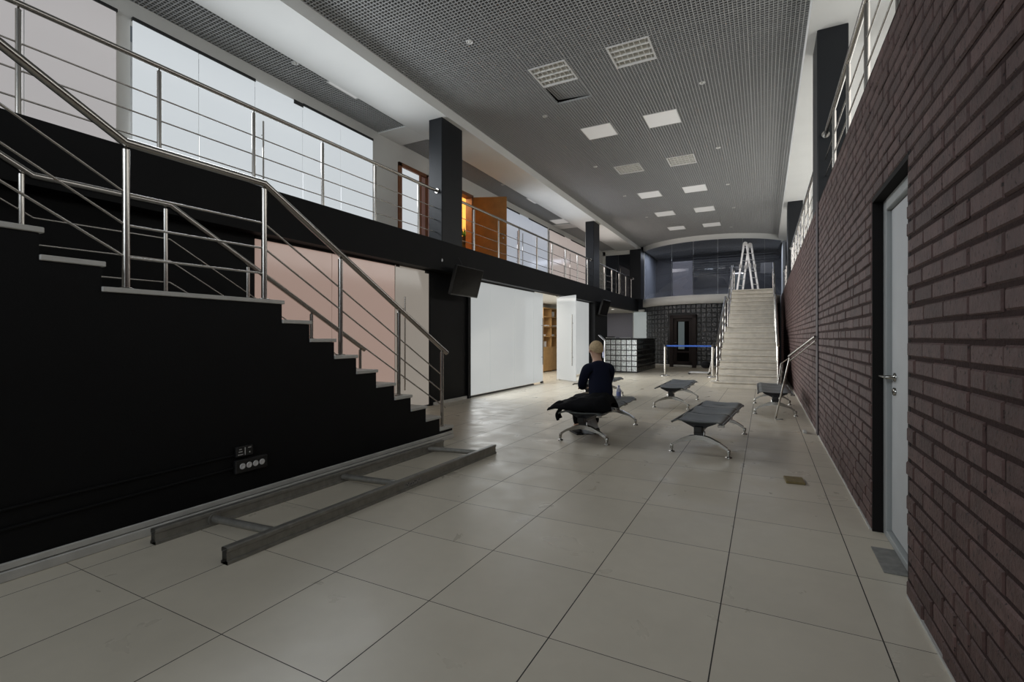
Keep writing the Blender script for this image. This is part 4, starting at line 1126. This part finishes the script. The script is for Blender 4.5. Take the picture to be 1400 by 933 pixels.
# ================================================================== LIGHTS
def area(name, loc_, rot, sx, sy, power, c=(1,1,1)):
    l = bpy.data.lights.new(name,'AREA'); l.shape = 'RECTANGLE'; l.size = sx; l.size_y = sy; l.energy = power; l.color = c
    o = bpy.data.objects.new(name,l); col.objects.link(o); o.location = loc_; o.rotation_euler = rot; return o
area('window_daylight', (-2.27,YN-.15,3.8), (math.radians(90),0,0), 5.4,2.4, 165, (.86,.93,1.0))
area('right_gallery_fill', (2.1,11,4.0), (0,math.radians(80),0), 1.2,18, 100, (1,.98,.94))  # unseen fill lamp added to brighten soffit, ceiling and far hall
def glow(name, x, y0, y1, z0, z1, power, c, tilt=0):      # unseen lamp added at a frosted partition for the light coming through
    o = area(name, (x,(y0+y1)/2,(z0+z1)/2), (0,math.radians(-90+tilt),0), z1-z0, y1-y0, power, c); o.data.spread = math.radians(130); return o
glow('gallery_glass_daylight', XG+.06, 3.0, 6.9, ZG+.05, HZ-.05, 108, (.90,.95,1.0), 16)
glow('gallery_glass_daylight', XG+.06, 11.7, 15.2, ZG+.05, HZ-.05, 80, (.88,.92,1.0), 16)
glow('gallery_glass_daylight', XG+.06, 15.5, 19.2, ZG+.05, HZ-.05, 80, (1,.93,.90), 16)
glow('lower_glass_light', XP+.05, 8.35, 12.0, .1, 2.35, 80, (.97,1,1))
glow('lower_glass_light', XP+.05, 13.1, 15.8, .1, 2.35, 80, (.97,1,1))
area('office_light', (-6.3,13,2.40), (0,0,0), 1.2,5, 60, (1,.96,.90))
area('reception_light', (-6.3,20.2,2.40), (0,0,0), 1.2,1.2, 14, (1,.97,.95))
pl = bpy.data.lights.new('warm_lamp','POINT'); pl.energy = 60; pl.color = (1,.78,.45); pl.shadow_soft_size = .15
po = bpy.data.objects.new('warm_lamp',pl); col.objects.link(po); po.location = (-7.4,10.2,4.9)
area('far_room_fill', (-2.1,23.0,5.1), (0,0,0), 5,1.2, 130, (.9,.95,1))  # unseen lamp added to lighten the room behind the dark glass

wd = bpy.data.worlds.new('world'); scene.world = wd; wd.use_nodes = True
wd.node_tree.nodes['Background'].inputs[0].default_value = (.6,.7,.8,1); wd.node_tree.nodes['Background'].inputs[1].default_value = .1

# ================================================================== CAMERA
FPX, VPX, HOR = 663.0, 1045.0, 462.0
cam = bpy.data.cameras.new('camera'); co = bpy.data.objects.new('camera',cam); col.objects.link(co)
cam.sensor_width = 36; cam.lens = FPX/1400*36; cam.shift_y = -(466.5-HOR)/1400
co.location = (0,0,1.22); co.rotation_euler = (math.radians(90),0,math.atan((VPX-700)/FPX)); cam.clip_start = .02
scene.camera = co
scene.view_settings.view_transform = 'Standard'; scene.view_settings.look = 'None'; scene.view_settings.gamma = 1; scene.view_settings.use_curve_mapping = False
scene.view_settings.exposure = .24
try:
    scene.cycles.use_denoising = True; scene.cycles.caustics_reflective = False; scene.cycles.caustics_refractive = False; scene.cycles.max_bounces = 8; scene.cycles.diffuse_bounces = 5; scene.cycles.transparent_max_bounces = 12; scene.cycles.sample_clamp_indirect = 8
except Exception: pass
